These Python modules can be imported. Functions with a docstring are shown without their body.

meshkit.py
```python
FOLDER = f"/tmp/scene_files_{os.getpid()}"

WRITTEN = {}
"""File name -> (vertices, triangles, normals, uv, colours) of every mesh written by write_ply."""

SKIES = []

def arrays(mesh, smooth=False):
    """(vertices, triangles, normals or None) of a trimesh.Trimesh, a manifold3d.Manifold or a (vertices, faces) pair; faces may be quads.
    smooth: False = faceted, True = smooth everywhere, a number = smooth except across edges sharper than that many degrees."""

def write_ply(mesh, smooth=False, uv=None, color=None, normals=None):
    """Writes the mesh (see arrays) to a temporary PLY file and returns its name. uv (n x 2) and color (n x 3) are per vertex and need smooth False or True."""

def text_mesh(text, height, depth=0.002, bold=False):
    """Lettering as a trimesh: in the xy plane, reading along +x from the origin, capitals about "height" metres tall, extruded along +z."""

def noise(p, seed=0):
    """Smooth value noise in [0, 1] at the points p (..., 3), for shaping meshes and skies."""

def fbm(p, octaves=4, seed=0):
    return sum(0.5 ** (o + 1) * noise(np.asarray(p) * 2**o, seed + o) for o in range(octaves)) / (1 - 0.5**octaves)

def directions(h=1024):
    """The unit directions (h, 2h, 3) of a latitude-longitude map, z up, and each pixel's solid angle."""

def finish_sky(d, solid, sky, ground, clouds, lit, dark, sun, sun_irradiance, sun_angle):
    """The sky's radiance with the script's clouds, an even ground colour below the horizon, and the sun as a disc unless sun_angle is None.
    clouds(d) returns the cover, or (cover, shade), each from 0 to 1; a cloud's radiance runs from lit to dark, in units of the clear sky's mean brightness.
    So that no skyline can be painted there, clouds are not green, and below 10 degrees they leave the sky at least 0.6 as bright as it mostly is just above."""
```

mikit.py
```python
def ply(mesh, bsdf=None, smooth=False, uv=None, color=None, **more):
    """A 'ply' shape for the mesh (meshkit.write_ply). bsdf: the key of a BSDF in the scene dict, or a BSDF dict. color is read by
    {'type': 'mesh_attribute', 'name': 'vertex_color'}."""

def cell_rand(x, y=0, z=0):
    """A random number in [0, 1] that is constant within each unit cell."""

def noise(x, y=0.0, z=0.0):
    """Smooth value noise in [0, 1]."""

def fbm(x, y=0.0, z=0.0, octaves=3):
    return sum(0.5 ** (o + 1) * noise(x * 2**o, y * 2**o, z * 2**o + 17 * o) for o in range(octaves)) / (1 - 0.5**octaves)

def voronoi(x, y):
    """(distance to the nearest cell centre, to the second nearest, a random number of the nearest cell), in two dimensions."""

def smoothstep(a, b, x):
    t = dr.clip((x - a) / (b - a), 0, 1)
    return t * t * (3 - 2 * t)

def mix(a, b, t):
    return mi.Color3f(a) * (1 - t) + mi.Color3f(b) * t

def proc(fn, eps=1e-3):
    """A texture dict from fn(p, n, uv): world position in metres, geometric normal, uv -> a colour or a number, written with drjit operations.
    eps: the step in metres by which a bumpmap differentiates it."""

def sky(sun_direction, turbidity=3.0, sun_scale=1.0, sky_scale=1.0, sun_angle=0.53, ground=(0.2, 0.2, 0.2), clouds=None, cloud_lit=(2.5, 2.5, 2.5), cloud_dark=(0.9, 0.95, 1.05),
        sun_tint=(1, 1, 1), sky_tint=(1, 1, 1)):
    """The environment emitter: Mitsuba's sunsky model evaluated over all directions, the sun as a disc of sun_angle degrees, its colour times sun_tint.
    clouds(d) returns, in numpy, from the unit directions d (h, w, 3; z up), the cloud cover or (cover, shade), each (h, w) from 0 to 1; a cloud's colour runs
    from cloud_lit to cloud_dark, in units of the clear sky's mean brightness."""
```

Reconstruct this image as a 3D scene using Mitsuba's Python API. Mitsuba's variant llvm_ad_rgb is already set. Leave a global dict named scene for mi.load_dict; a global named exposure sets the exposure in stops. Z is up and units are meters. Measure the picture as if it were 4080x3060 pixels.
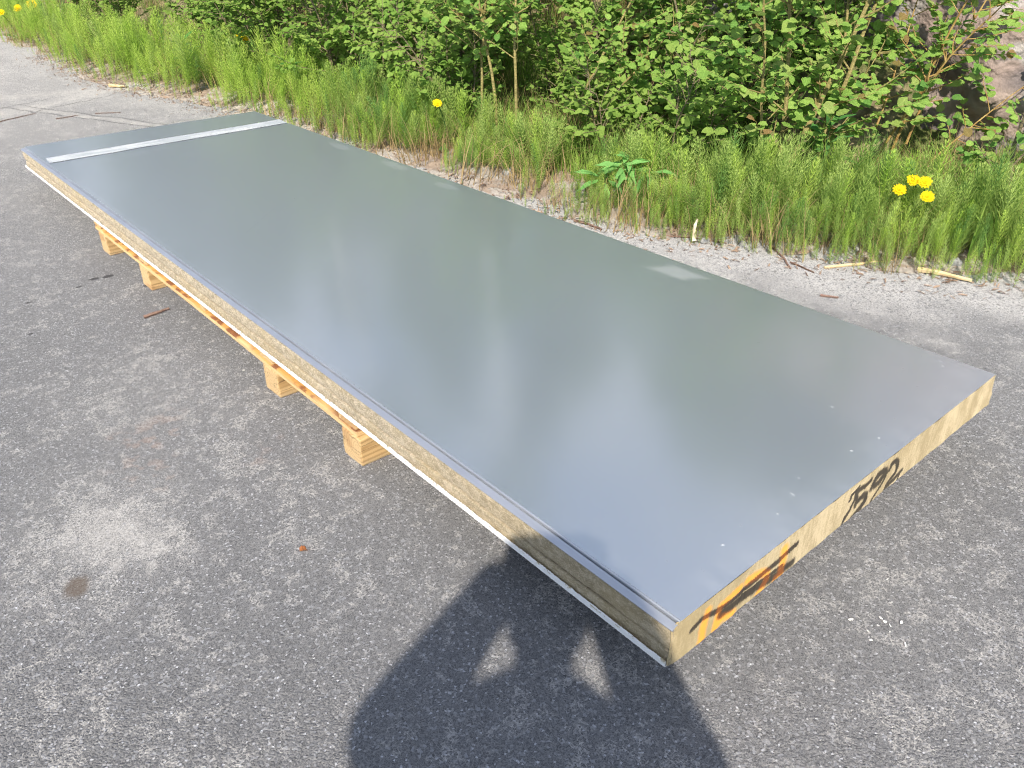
import math, random
import numpy as np, trimesh, manifold3d as m3
import drjit as dr, mitsuba as mi
import mikit, meshkit
from mikit import ply, proc, noise, fbm, voronoi, cell_rand, smoothstep, mix
T = mi.ScalarTransform4f
rng = np.random.default_rng(7)
scene, labels = {}, {}

# ------------------------------------------------------------------ camera, sky, exposure
CAM = np.array([0.0, 0.0, 1.22])
FWD = np.array([0.56230501, 0.65396712, -0.50610217])
UP = np.array([0.33490991, 0.37948159, 0.86245512])
scene['camera'] = {'type': 'perspective', 'fov': 64.745, 'near_clip': 0.02, 'far_clip': 900.0,
                   'to_world': T().look_at(origin=CAM.tolist(), target=(CAM + FWD).tolist(), up=UP.tolist())}
SUN_EL = math.radians(42.0)
SUN = np.array([-0.722 * math.cos(SUN_EL), -0.692 * math.cos(SUN_EL), math.sin(SUN_EL)])


def sky_clouds(d):
    q = d / np.maximum(d[..., 2:3] + 0.25, 0.05)
    f = meshkit.fbm(np.stack([q[..., 0] * 2.2 + 3.1, q[..., 1] * 2.2 + 1.7, q[..., 2] * 0.0], -1), 5, 16)
    c = np.clip((f - 0.50) / 0.16, 0, 1)
    return 0.24 + 0.64 * c, 0.25 * c


scene['sky'] = mikit.sky(SUN.tolist(), turbidity=3, clouds=sky_clouds, cloud_lit=(2.3, 2.3, 2.35), cloud_dark=(1.0, 1.02, 1.08), sky_tint=(0.94, 1.0, 1.09), sun_tint=(0.905, 1.0, 1.185), sun_angle=0.9)
exposure = 2.35

# ------------------------------------------------------------------ small helpers
CW = np.array([0.722, 0.692])          # direction the shadows fall on the ground


def lab(key, label=None, cat=None, group=None, kind=None):
    labels[key] = {k: v for k, v in (('label', label), ('category', cat), ('group', group), ('kind', kind)) if v}


def tube(pts, rad, sides=6, cap=True):
    """Tapered tube along a polyline; returns (v, f)."""
    pts = np.asarray(pts, float)
    n = len(pts)
    rad = np.broadcast_to(np.asarray(rad, float), (n,))
    tan = np.gradient(pts, axis=0)
    tan /= np.linalg.norm(tan, axis=1, keepdims=True) + 1e-12
    ref = np.array([0.3, 0.2, 1.0]) if abs(tan[0, 2]) < 0.9 else np.array([1.0, 0.1, 0.0])
    a = np.cross(tan, ref)
    a /= np.linalg.norm(a, axis=1, keepdims=True) + 1e-12
    b = np.cross(tan, a)
    t = np.linspace(0, 2 * np.pi, sides, endpoint=False)
    v = pts[:, None] + rad[:, None, None] * (np.cos(t)[None, :, None] * a[:, None] + np.sin(t)[None, :, None] * b[:, None])
    v = v.reshape(-1, 3)
    i, j = np.meshgrid(np.arange(n - 1), np.arange(sides), indexing='ij')
    q = np.stack([i * sides + j, i * sides + (j + 1) % sides, (i + 1) * sides + (j + 1) % sides, (i + 1) * sides + j], -1).reshape(-1, 4)
    f = [q[:, [0, 1, 2]], q[:, [0, 2, 3]]]
    if cap:
        v = np.vstack([v, pts[0], pts[-1]])
        k = np.arange(sides)
        f += [np.stack([np.full(sides, len(v) - 2), (k + 1) % sides, k], -1), np.stack([np.full(sides, len(v) - 1), (n - 1) * sides + k, (n - 1) * sides + (k + 1) % sides], -1)]
    return v, np.vstack(f)


def join(parts):
    vs, fs, o = [], [], 0
    for v, f in parts:
        vs.append(v)
        fs.append(np.asarray(f) + o)
        o += len(v)
    return np.vstack(vs), np.vstack(fs)


def tm(vf):
    return trimesh.Trimesh(vf[0], vf[1], process=False)


def grid(nu, nv):
    """Unit grid (nu x nv vertices): params and quads as triangles."""
    u, v = np.meshgrid(np.linspace(0, 1, nu), np.linspace(0, 1, nv), indexing='ij')
    i, j = np.meshgrid(np.arange(nu - 1), np.arange(nv - 1), indexing='ij')
    a, b, c, d = i * nv + j, (i + 1) * nv + j, (i + 1) * nv + j + 1, i * nv + j + 1
    q = np.stack([a, b, c, d], -1).reshape(-1, 4)
    return u.ravel(), v.ravel(), np.vstack([q[:, [0, 1, 2]], q[:, [0, 2, 3]]])


def rbox(x0, x1, y0, y1, z0, z1, r=0.002):
    """Box with chamfered edges (convex hull of three shrunken boxes)."""
    c = np.array([(x0 + x1) / 2, (y0 + y1) / 2, (z0 + z1) / 2])
    h = np.array([x1 - x0, y1 - y0, z1 - z0]) / 2
    s = np.array([[a, b, d] for a in (-1, 1) for b in (-1, 1) for d in (-1, 1)], float)
    pts = [c + s * (h - r * (1 - np.eye(3)[k])) for k in range(3)]
    return trimesh.convex.convex_hull(np.vstack(pts))


def rots(x, y, z):
    """4x4 from axes as columns (each n x 3)."""
    m = np.zeros((len(x), 4, 4))
    m[:, :3, 0], m[:, :3, 1], m[:, :3, 2], m[:, 3, 3] = x, y, z, 1
    return m


def norm(a):
    return a / (np.linalg.norm(a, axis=-1, keepdims=True) + 1e-12)


def stamp(mesh, mats):
    """Copies of (v, f, uv) under the 4x4 matrices, as one mesh with uv."""
    v, f, uv = mesh
    vs = np.einsum('kij,nj->kni', mats[:, :3, :3], v) + mats[:, None, :3, 3]
    fs = f[None] + (np.arange(len(mats)) * len(v))[:, None, None]
    return vs.reshape(-1, 3), fs.reshape(-1, 3), np.tile(uv, (len(mats), 1))


def group(name, mesh, bsdf, smooth=True):
    v, f, uv = mesh
    scene[name] = {'type': 'shapegroup', 'piece': ply((v, f), bsdf, smooth=smooth, uv=uv)}


def inst(key, grp, m):
    scene[key] = {'type': 'instance', 'shapegroup': {'type': 'ref', 'id': grp}, 'to_world': T(np.asarray(m))}


# ------------------------------------------------------------------ asphalt / verge geometry
EDGE_Y = [-40.0, -3.0, 0.86, 1.29, 1.75, 2.18, 2.59, 3.91, 5.27, 5.83, 6.37, 6.84, 7.91, 9.19, 11.2, 16.0, 60.0]
EDGE_X = [34.0, 5.7, 3.27, 3.02, 2.83, 2.62, 2.52, 2.50, 2.42, 2.34, 2.28, 2.12, 1.98, 2.04, 2.06, 2.25, 4.0]


def edge_x(y):
    return np.interp(y, EDGE_Y, EDGE_X)


def edge_dist(x, y):
    """Roughly the metres beyond the edge of the asphalt (numpy)."""
    s = np.where(np.asarray(y) < 2.0, 0.86, 1.0)
    return (x - edge_x(y)) * s


def edge_tex(y):
    out = mi.Float(EDGE_X[0])
    for a, b, c, d in zip(EDGE_Y[:-1], EDGE_Y[1:], EDGE_X[:-1], EDGE_X[1:]):
        out = dr.select(y >= a, c + (d - c) / (b - a) * (y - a), out)
    return out


def bank_z(x, y):
    """Height of the verge and the bank behind it."""
    d = edge_dist(x, y)
    p = np.stack([np.asarray(x, float), np.asarray(y, float), np.zeros_like(np.asarray(x, float))], -1)
    rough = meshkit.fbm(p * 1.3, 4, 5) - 0.5
    fine = meshkit.fbm(p * 9.0, 3, 8) - 0.5
    base = np.where(d < 0, 0.25 * d, 0.012 + 0.02 * np.clip(d, 0, 0.6))
    ditch = -0.07 * np.exp(-((d - 1.15) / 0.35) ** 2)
    up = np.clip(d - 1.45, 0, None)
    slope = 0.62 * up / (1 + (up / 4.2) ** 2.2) ** (1 / 2.2) + 0.05 * np.clip(up - 4, 0, None)
    w = np.clip(d / 1.5, 0, 1)
    return base + ditch + slope + rough * 0.5 * np.clip(up, 0, 1) + fine * (0.012 + 0.05 * w)


# ------------------------------------------------------------------ materials
def two(b):
    return {'type': 'twosided', 'b': b}


def col_tex(fn):
    return proc(fn)


def asphalt_col(p, n, uv):
    x, y = p.x, p.y
    wx = x + 0.006 * noise(x * 190, y * 190)
    wy = y + 0.006 * noise(x * 190 + 9, y * 190 + 4)
    a, b, c = voronoi(wx / 0.0046, wy / 0.0046)
    a2, b2, c2 = voronoi(x / 0.0034 + 31, y / 0.0034)
    big = fbm(x * 1.1 + 3, y * 1.1, 0.0, 3)
    mid = fbm(x * 7.0, y * 7.0, 0.0, 3)
    sml = fbm(x * 34.0 + 7, y * 34.0, 0.0, 3)
    # dust lying between the grains
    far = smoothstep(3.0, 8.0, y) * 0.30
    worn = 0.28 + smoothstep(0.40, 0.72, big) * 0.10 + smoothstep(0.45, 0.75, mid) * 0.10 + smoothstep(0.50, 0.70, sml) * 0.14
    spot = lambda cx, cy, r0, r1: 1 - smoothstep(r0, r1, dr.sqrt(dr.square(x - cx) + dr.square((y - cy) * 0.8)) + 0.22 * (mid - 0.5))
    worn = worn + 0.75 * spot(0.22, 1.68, 0.02, 0.30) + 0.35 * spot(0.50, 2.25, 0.05, 0.35) + 0.3 * spot(2.45, 0.35, 0.1, 0.5) + 0.25 * spot(1.5, 0.1, 0.05, 0.45)
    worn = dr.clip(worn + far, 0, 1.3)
    crev = 1 - smoothstep(0.08, 0.34, b - a)
    rid = dr.abs(noise(x * 170 + 5, y * 170) - 0.5)
    rid2 = dr.abs(noise(x * 330 + 9, y * 330) - 0.5)
    clus = smoothstep(0.55, 0.70, sml + 0.45 * (mid - 0.5) + 0.35 * (worn - 0.5))
    worm = (1 - smoothstep(0.06, 0.16, rid)) * (0.14 + 0.6 * clus) + (1 - smoothstep(0.05, 0.18, rid2)) * (0.34 + 0.25 * clus)
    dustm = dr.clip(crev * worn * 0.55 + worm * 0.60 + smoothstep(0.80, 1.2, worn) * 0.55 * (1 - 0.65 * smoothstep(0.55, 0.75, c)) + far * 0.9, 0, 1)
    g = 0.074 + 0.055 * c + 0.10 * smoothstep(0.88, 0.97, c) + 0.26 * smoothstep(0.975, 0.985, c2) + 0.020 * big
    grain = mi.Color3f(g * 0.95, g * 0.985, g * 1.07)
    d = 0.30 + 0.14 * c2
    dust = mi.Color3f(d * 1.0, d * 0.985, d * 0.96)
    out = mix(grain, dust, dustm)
    # sand swept against the verge
    e = x - edge_tex(y)
    sandm = smoothstep(-0.95 + 0.5 * smoothstep(4.5, 6.0, y), -0.18 + 0.1 * smoothstep(4.5, 6.0, y), e + 0.55 * (mid - 0.5) + 0.5 * (big - 0.5)) * (1 - 0.75 * smoothstep(0.60, 0.85, c))
    s = 0.31 + 0.17 * c2
    s = s * (0.45 + 0.55 * smoothstep(0.10, 0.30, noise(x * 150 + 3, y * 150)))
    sand = mi.Color3f(s * 1.0, s * 0.99, s * 0.975)
    out = mix(out, sand, dr.clip(sandm, 0, 0.9) * (1 - 0.72 * smoothstep(4.6, 6.2, y)))
    # far slabs: pale seams and patches
    t1 = dr.abs((y - 6.9) - 0.42 * (x - 1.3) + 0.10 * (mid - 0.5))
    t2 = dr.abs((x - 1.55) + 0.42 * (y - 6.3) + 0.06 * (mid - 0.5))
    t3 = dr.abs((y - 7.55) + 0.30 * (x - 0.9) + 0.12 * (mid - 0.5))
    on = smoothstep(5.3, 5.7, y)
    seam = (1 - smoothstep(0.015, 0.16, t1)) * 0.7 + (1 - smoothstep(0.01, 0.05, t2)) * 0.7 * (1 - smoothstep(6.7, 7.0, y)) + (1 - smoothstep(0.02, 0.2, t3)) * 0.6
    out = mix(out, mi.Color3f(0.42, 0.41, 0.39), dr.clip(seam * on * (0.40 + 0.7 * (sml - 0.4)), 0, 0.6))
    crk = (1 - smoothstep(0.004, 0.014, dr.abs(t2 - 0.055))) * (1 - smoothstep(6.9, 7.3, y)) + (1 - smoothstep(0.004, 0.016, dr.abs(t1 - 0.17))) * smoothstep(0.35, 0.5, big)
    out = mix(out, mi.Color3f(0.05, 0.05, 0.05), dr.clip(crk * on * 0.6, 0, 0.6))
    # stains: a brown blot and a few tar drops, faint rust-coloured chalk marks
    blot = 1 - smoothstep(0.4, 1.0, dr.sqrt(dr.square((x - 0.12) / 0.036) + dr.square((y - 1.545) / 0.045)) + 0.5 * (mid - 0.5) + 0.4 * (sml - 0.5))
    out = mix(out, mi.Color3f(0.11, 0.085, 0.065), blot * 0.75)
    for cx, cy, r in ((0.718, 3.242, 0.028), (0.673, 3.252, 0.026), (0.80, 3.05, 0.02), (0.601, 3.208, 0.018), (0.42, 3.18, 0.016), (0.36, 2.9, 0.012)):
        tar = 1 - smoothstep(0.6, 1.0, dr.sqrt(dr.square((x - cx) / (r * 0.9)) + dr.square((y - cy) / (r * 0.6))) + 0.5 * (sml - 0.5))
        out = mix(out, mi.Color3f(0.018, 0.018, 0.021), tar * 0.8)
    rust = (spot(0.45, 2.05, 0.01, 0.10) + spot(0.60, 1.72, 0.01, 0.08) + spot(0.36, 1.86, 0.0, 0.08)) * smoothstep(0.5, 0.65, sml)
    out = mix(out, mi.Color3f(0.26, 0.15, 0.10), dr.clip(rust * 0.2, 0, 0.3))
    return out


def asphalt_h(p, n, uv):
    x, y = p.x, p.y
    a, b, c = voronoi(x / 0.0068, y / 0.0068)
    return smoothstep(0.02, 0.5, b - a) * 0.0013 + 0.0012 * c + 0.002 * fbm(x * 40, y * 40, 0.0, 2)


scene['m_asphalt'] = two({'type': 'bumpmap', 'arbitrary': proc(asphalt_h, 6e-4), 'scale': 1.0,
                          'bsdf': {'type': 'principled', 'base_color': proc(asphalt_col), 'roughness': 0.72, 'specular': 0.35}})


def soil_col(p, n, uv):
    x, y, z = p.x, p.y, p.z
    e = x - edge_tex(y)
    a = fbm(x * 22, y * 22, z * 22, 3)
    b = fbm(x * 3 + 5, y * 3, z * 3, 3)
    f = noise(x * 140, y * 140, z * 140)
    litter = mix((0.15, 0.11, 0.085), (0.33, 0.265, 0.21), smoothstep(0.3, 0.75, a) * (0.5 + 0.5 * f))
    sandy = mi.Color3f(0.33, 0.305, 0.275) * (0.7 + 0.6 * f)
    near = mix(sandy, litter, smoothstep(0.42, 0.64, a * 0.6 + b * 0.4 + 0.06 * smoothstep(0.0, 0.3, e)))
    bank = mix((0.09, 0.08, 0.045), (0.30, 0.25, 0.15), smoothstep(0.35, 0.7, a * 0.5 + b * 0.5))
    bank = mix(bank, (0.08, 0.12, 0.03), smoothstep(0.5, 0.7, fbm(x * 1.2, y * 1.2 + 9, 0.0, 3)) * 0.7)
    return mix(near, bank, smoothstep(0.35, 0.9, e))


scene['m_soil'] = two({'type': 'bumpmap', 'arbitrary': proc(lambda p, n, uv: 0.02 * fbm(p.x * 45, p.y * 45, p.z * 45, 3), 2e-3), 'scale': 1.0,
                       'bsdf': {'type': 'principled', 'base_color': proc(soil_col), 'roughness': 0.95, 'specular': 0.15}})


# steel: haze lobe + sharp lobe over the same grey zinc colour
SPECKS = [(1.998, 0.700), (2.005, 0.655), (1.985, 0.640), (1.90, 0.70), (1.86, 0.60), (1.84, 0.635), (1.885, 0.585), (1.60, 0.72), (1.56, 0.585), (1.545, 0.56),
          (1.47, 0.60), (1.44, 0.575), (1.30, 0.62), (1.245, 0.60), (1.17, 0.585), (1.09, 0.61), (1.02, 0.60), (0.985, 0.66), (0.94, 0.585), (1.75, 1.02), (0.91, 0.64), (1.66, 0.60), (1.71, 0.66)]


def scratch(x, y, ax, ay, bx, by, w):
    dx, dy = bx - ax, by - ay
    l2 = dx * dx + dy * dy
    t = dr.clip(((x - ax) * dx + (y - ay) * dy) / l2, 0, 1)
    d = dr.sqrt(dr.square(x - ax - t * dx) + dr.square(y - ay - t * dy))
    return 1 - smoothstep(w * 0.4, w, d)


SCRATCHES = [(0.95, 3.30, 1.02, 3.36, .003), (1.10, 2.75, 1.30, 2.93, .002), (1.05, 1.62, 1.02, 1.95, .0012), (1.72, 0.95, 1.90, 0.76, .0010), (1.50, 0.90, 1.62, 0.58, .001), (1.9, 2.5, 1.97, 2.66, .002), (1.0, 4.1, 1.4, 4.16, .005)]


def steel_mask(p):
    """How much dust, paint and scuff lies on the zinc."""
    x, y = p.x, p.y
    out = mi.Float(0)
    wob = 0.004 * (noise(x * 350, y * 350) - 0.5)
    for i, (cx, cy) in enumerate(SPECKS):
        r = 0.0009 + 0.0016 * ((i * 37 % 11) / 11)
        out = dr.maximum(out, 0.6 - 0.6 * smoothstep(r * 0.7, r * 1.2, dr.sqrt(dr.square(x - cx) + dr.square((y - cy) * (0.5 + 0.1 * (i % 6)))) + wob))
    for s in SCRATCHES:
        out = dr.maximum(out, 0.16 * scratch(x + 0.006 * (noise(x * 9, y * 9) - 0.5), y, *s) * noise(x * 60, y * 60))
    for cx, cy, rx, ry, k in ((1.99, 3.60, .03, .10, .06), (2.0, 3.15, .03, .12, .06), (1.98, 2.72, .03, .10, .06)):
        q = dr.sqrt(dr.square((x - cx) / rx) + dr.square((y - cy) / ry)) + 0.9 * (fbm(x * 25, y * 12, 0.0, 2) - 0.5)
        out = dr.maximum(out, k * (1 - smoothstep(0.65, 1.1, q)))
    q = dr.maximum(dr.abs((x - 1.965) / .045), dr.abs((y - 1.47 + 0.6 * (x - 1.965)) / .085)) + 0.35 * (fbm(x * 25, y * 12, 0.0, 2) - 0.5)
    out = dr.maximum(out, 0.17 * (1 - smoothstep(0.5, 1.15, q)))
    edge = 1 - smoothstep(0.0, 0.10, y - 0.534 + 0.08 * (fbm(x * 14, y * 14, 0.0, 2) - 0.5))
    return dr.clip(out + 0.09 * edge * fbm(x * 40, y * 20, 0.0, 2) + 0.02 * noise(x * 160, y * 160), 0, 1)


def steel_rough(p, n, uv):
    x, y = p.x, p.y
    return 0.014 + 0.014 * fbm(x * 5, y * 1.6, 0.0, 3) + 0.004 * noise(x * 90, y * 6)


ZINC = (0.72, 0.76, 0.80)
scene['m_steel'] = two({'type': 'blendbsdf', 'weight': proc(lambda p, n, uv: steel_mask(p)),
                        'a': {'type': 'blendbsdf', 'weight': 0.70,
                              'a': {'type': 'principled', 'base_color': {'type': 'rgb', 'value': ZINC}, 'metallic': 1.0, 'roughness': proc(lambda p, n, uv: dr.sqrt(steel_rough(p, n, uv)))},
                              'b': {'type': 'principled', 'base_color': {'type': 'rgb', 'value': (0.84, 0.89, 0.94)}, 'metallic': 1.0, 'roughness': 0.48}},
                        'b': {'type': 'principled', 'base_color': {'type': 'rgb', 'value': (0.62, 0.64, 0.66)}, 'roughness': 0.6}})
scene['m_trim'] = two({'type': 'principled', 'base_color': proc(lambda p, n, uv: mix((0.50, 0.53, 0.57), (0.66, 0.68, 0.71), fbm(p.x * 60, p.y * 9, p.z * 60, 3))), 'metallic': 0.85, 'roughness': 0.45})
scene['m_white'] = two({'type': 'principled', 'base_color': proc(lambda p, n, uv: mix((0.80, 0.80, 0.78), (0.45, 0.38, 0.24), smoothstep(0.60, 0.72, fbm(p.y * 90, p.z * 160, p.x * 90, 3)) * smoothstep(0.126, 0.135, p.z))), 'roughness': 0.5})
scene['m_tape'] = two({'type': 'principled', 'base_color': proc(lambda p, n, uv: mix((0.31, 0.34, 0.37), (0.43, 0.455, 0.48), smoothstep(0.30, 0.75, fbm(p.x * 9, p.y * 40, 0.0, 3)))), 'roughness': 0.55, 'specular': 0.35})


def wool_base(p, n):
    f = fbm(p.x * 75, p.y * 75, p.z * 75, 3)
    g = noise(p.x * 420, p.y * 420, p.z * 420)
    big = fbm(p.x * 9, p.y * 9, p.z * 9, 3)
    c = mix((0.24, 0.208, 0.15), (0.45, 0.395, 0.30), smoothstep(0.25, 0.75, f * 0.65 + g * 0.35))
    return mix(c, (0.36, 0.295, 0.18), smoothstep(0.45, 0.75, big) * 0.5)


def wool_side_col(p, n, uv):
    c = wool_base(p, n)
    near = 1 - smoothstep(0.7, 1.5, p.y)
    fib = noise(p.y * 260 + 3 * noise(p.y * 40, p.z * 40), p.z * 300, 4.0)
    c = mix(c, (0.56, 0.48, 0.36), smoothstep(0.62, 0.85, fib) * 0.5)
    return mix(c, (0.36, 0.27, 0.12), near * 0.25)


BLACK = [[(1.3612,.1812),(1.3659,.195),(1.3823,.1949),(1.3924,.2021),.0025],[(1.391,.195),(1.384,.1737),(1.3732,.1485),(1.3577,.1396),(1.3526,.1214),.0032],[(1.4396,.1952),(1.4214,.1896),(1.3944,.191),(1.3858,.1863),.0041],[(1.3846,.1892),(1.394,.1661),(1.3956,.1515),.0041],[(1.3987,.1591),(1.4212,.1645),(1.4336,.1587),(1.4362,.1439),(1.4236,.133),(1.407,.1255),(1.3905,.118),.0053],[(1.4557,.1664),(1.4618,.1795),(1.4739,.1895),(1.4887,.1937),(1.5018,.1896),(1.5073,.1777),(1.4968,.1759),(1.4856,.1675),(1.4701,.1649),.0052],[(1.5102,.1692),(1.5015,.1572),(1.4888,.1436),(1.473,.1329),(1.4634,.1165),.0032],[(1.5217,.1834),(1.528,.1942),(1.5429,.1952),(1.5564,.1853),(1.5627,.1682),(1.5608,.1537),(1.5456,.1445),(1.5341,.136),(1.5294,.1252),.0041],[(1.537,.1297),(1.5562,.1344),(1.5738,.1389),(1.5934,.1437),.0042],[(1.5908,.145),(1.5844,.1252),.0025],[(1.1668,.181),(1.1001,.1732),(1.0271,.1733),(.973,.1673),(.9368,.1692),(.8782,.1837),(.8549,.1745),.0037],[(1.165,.1354),(1.1105,.1358),(1.0487,.1442),(.9857,.1513),(.9352,.1553),.006],[(1.1272,.1488),(1.0557,.1551),(.998,.1583),.0032]]
ORANGE = [[(1.1247,.1925),(1.1276,.1563),(1.1278,.1289),(1.1131,.1263),.0094],[(1.01,.1862),(1.0493,.18),(1.0725,.1655),(1.078,.1447),(1.0628,.1273),(1.0511,.1153),.0077],[(.9874,.1839),(.952,.1813),(.9308,.177),(.9251,.151),(.9244,.1211),.0073],[(.9765,.1307),(.9422,.1429),(.9286,.1334),.0074],[(.8936,.1913),(.8869,.1592),(.8857,.1185),.0078]]


def strokes(x, z, lst, soft, wob):
    out = mi.Float(0)
    for st in lst:
        r, pts = st[-1] * (2.2 if lst is BLACK else 1.6), st[:-1]
        d = mi.Float(1.0)
        for (ax, az), (bx, bz) in zip(pts[:-1], pts[1:]):
            dx, dz = bx - ax, bz - az
            t = dr.clip(((x - ax) * dx + (z - az) * dz) / (dx * dx + dz * dz), 0, 1)
            d = dr.minimum(d, dr.sqrt(dr.square(x - ax - t * dx) + dr.square(z - az - t * dz)))
        out = dr.maximum(out, 1 - smoothstep(r * soft, r * 1.25, d + wob))
    return out


def wool_end_col(p, n, uv):
    x, z = p.x, p.z
    lay = noise(x * 34 + 2.0 * noise(x * 11, z * 11), z * 9, 2.0)
    fib = noise(x * 240, z * 60, 1.0)
    c = mix((0.32, 0.26, 0.155), (0.49, 0.41, 0.265), smoothstep(0.2, 0.8, 0.45 * lay + 0.3 * fib + 0.25 * noise(x * 420, z * 420, 3.0)))
    dark = 1 - smoothstep(0.80, 1.25, x)
    c = mix(c, (0.36, 0.29, 0.155), dark * 0.45)
    wob = 0.0045 * (fbm(x * 300, z * 110, 0.0, 2) - 0.5)
    o = strokes(x, z, ORANGE, 0.35, wob)
    c = mix(c, (0.86, 0.36, 0.05), o * 0.85)
    b = strokes(x, z, BLACK, 0.45, wob)
    return mix(c, mix((0.045, 0.04, 0.034), (0.20, 0.07, 0.025), o * 0.8), b * (0.92 + 0.08 * fib))


WH = proc(lambda p, n, uv: 0.003 * fbm(p.x * 120, p.y * 120, p.z * 120, 3) + 0.0012 * noise(p.x * 500, p.y * 500, p.z * 500), 8e-4)
scene['m_wool_side'] = two({'type': 'bumpmap', 'arbitrary': WH, 'scale': 1.0, 'bsdf': {'type': 'principled', 'base_color': proc(wool_side_col), 'roughness': 0.95, 'specular': 0.1}})
scene['m_wool_end'] = two({'type': 'bumpmap', 'arbitrary': WH, 'scale': 0.5, 'bsdf': {'type': 'principled', 'base_color': proc(wool_end_col), 'roughness': 0.95, 'specular': 0.1}})


def wood_col(p, n, uv):
    x, y, z = p.x, p.y, p.z
    r = dr.sqrt(dr.square((y - dr.floor(y * 2.1) / 2.1 - 0.1) * 1.0) + dr.square(z - 0.05)) + 0.010 * fbm(x * 6, y * 40, z * 40, 2)
    ring = 0.5 + 0.5 * dr.sin(r * 620)
    lng = fbm(x * 9, y * 150, z * 150, 3)
    end = smoothstep(0.6, 0.9, dr.abs(n.x))
    g = ring * 0.5 + lng * 0.5
    c = mix((0.62, 0.43, 0.21), (0.42, 0.25, 0.10), smoothstep(0.35, 0.85, g) * 0.85)
    c = mix(c, (0.36, 0.31, 0.25), (1 - smoothstep(0.0, 0.022, z)) * 0.55 * noise(x * 40, y * 40, z * 40))
    c = mix(c, (0.66, 0.50, 0.29), end * 0.4)
    knot = smoothstep(0.64, 0.72, fbm(x * 14 + 4, y * 14, z * 14, 2))
    crack = 1 - smoothstep(0.012, 0.03, dr.abs(noise(x * 5, y * 38, z * 55 + 2) - 0.5))
    c = c * 0.86 * (1 - 0.55 * crack * smoothstep(0.4, 0.7, noise(x * 12, y * 9, z * 20)))
    return mix(c, (0.33, 0.17, 0.07), knot * 0.5)


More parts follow.
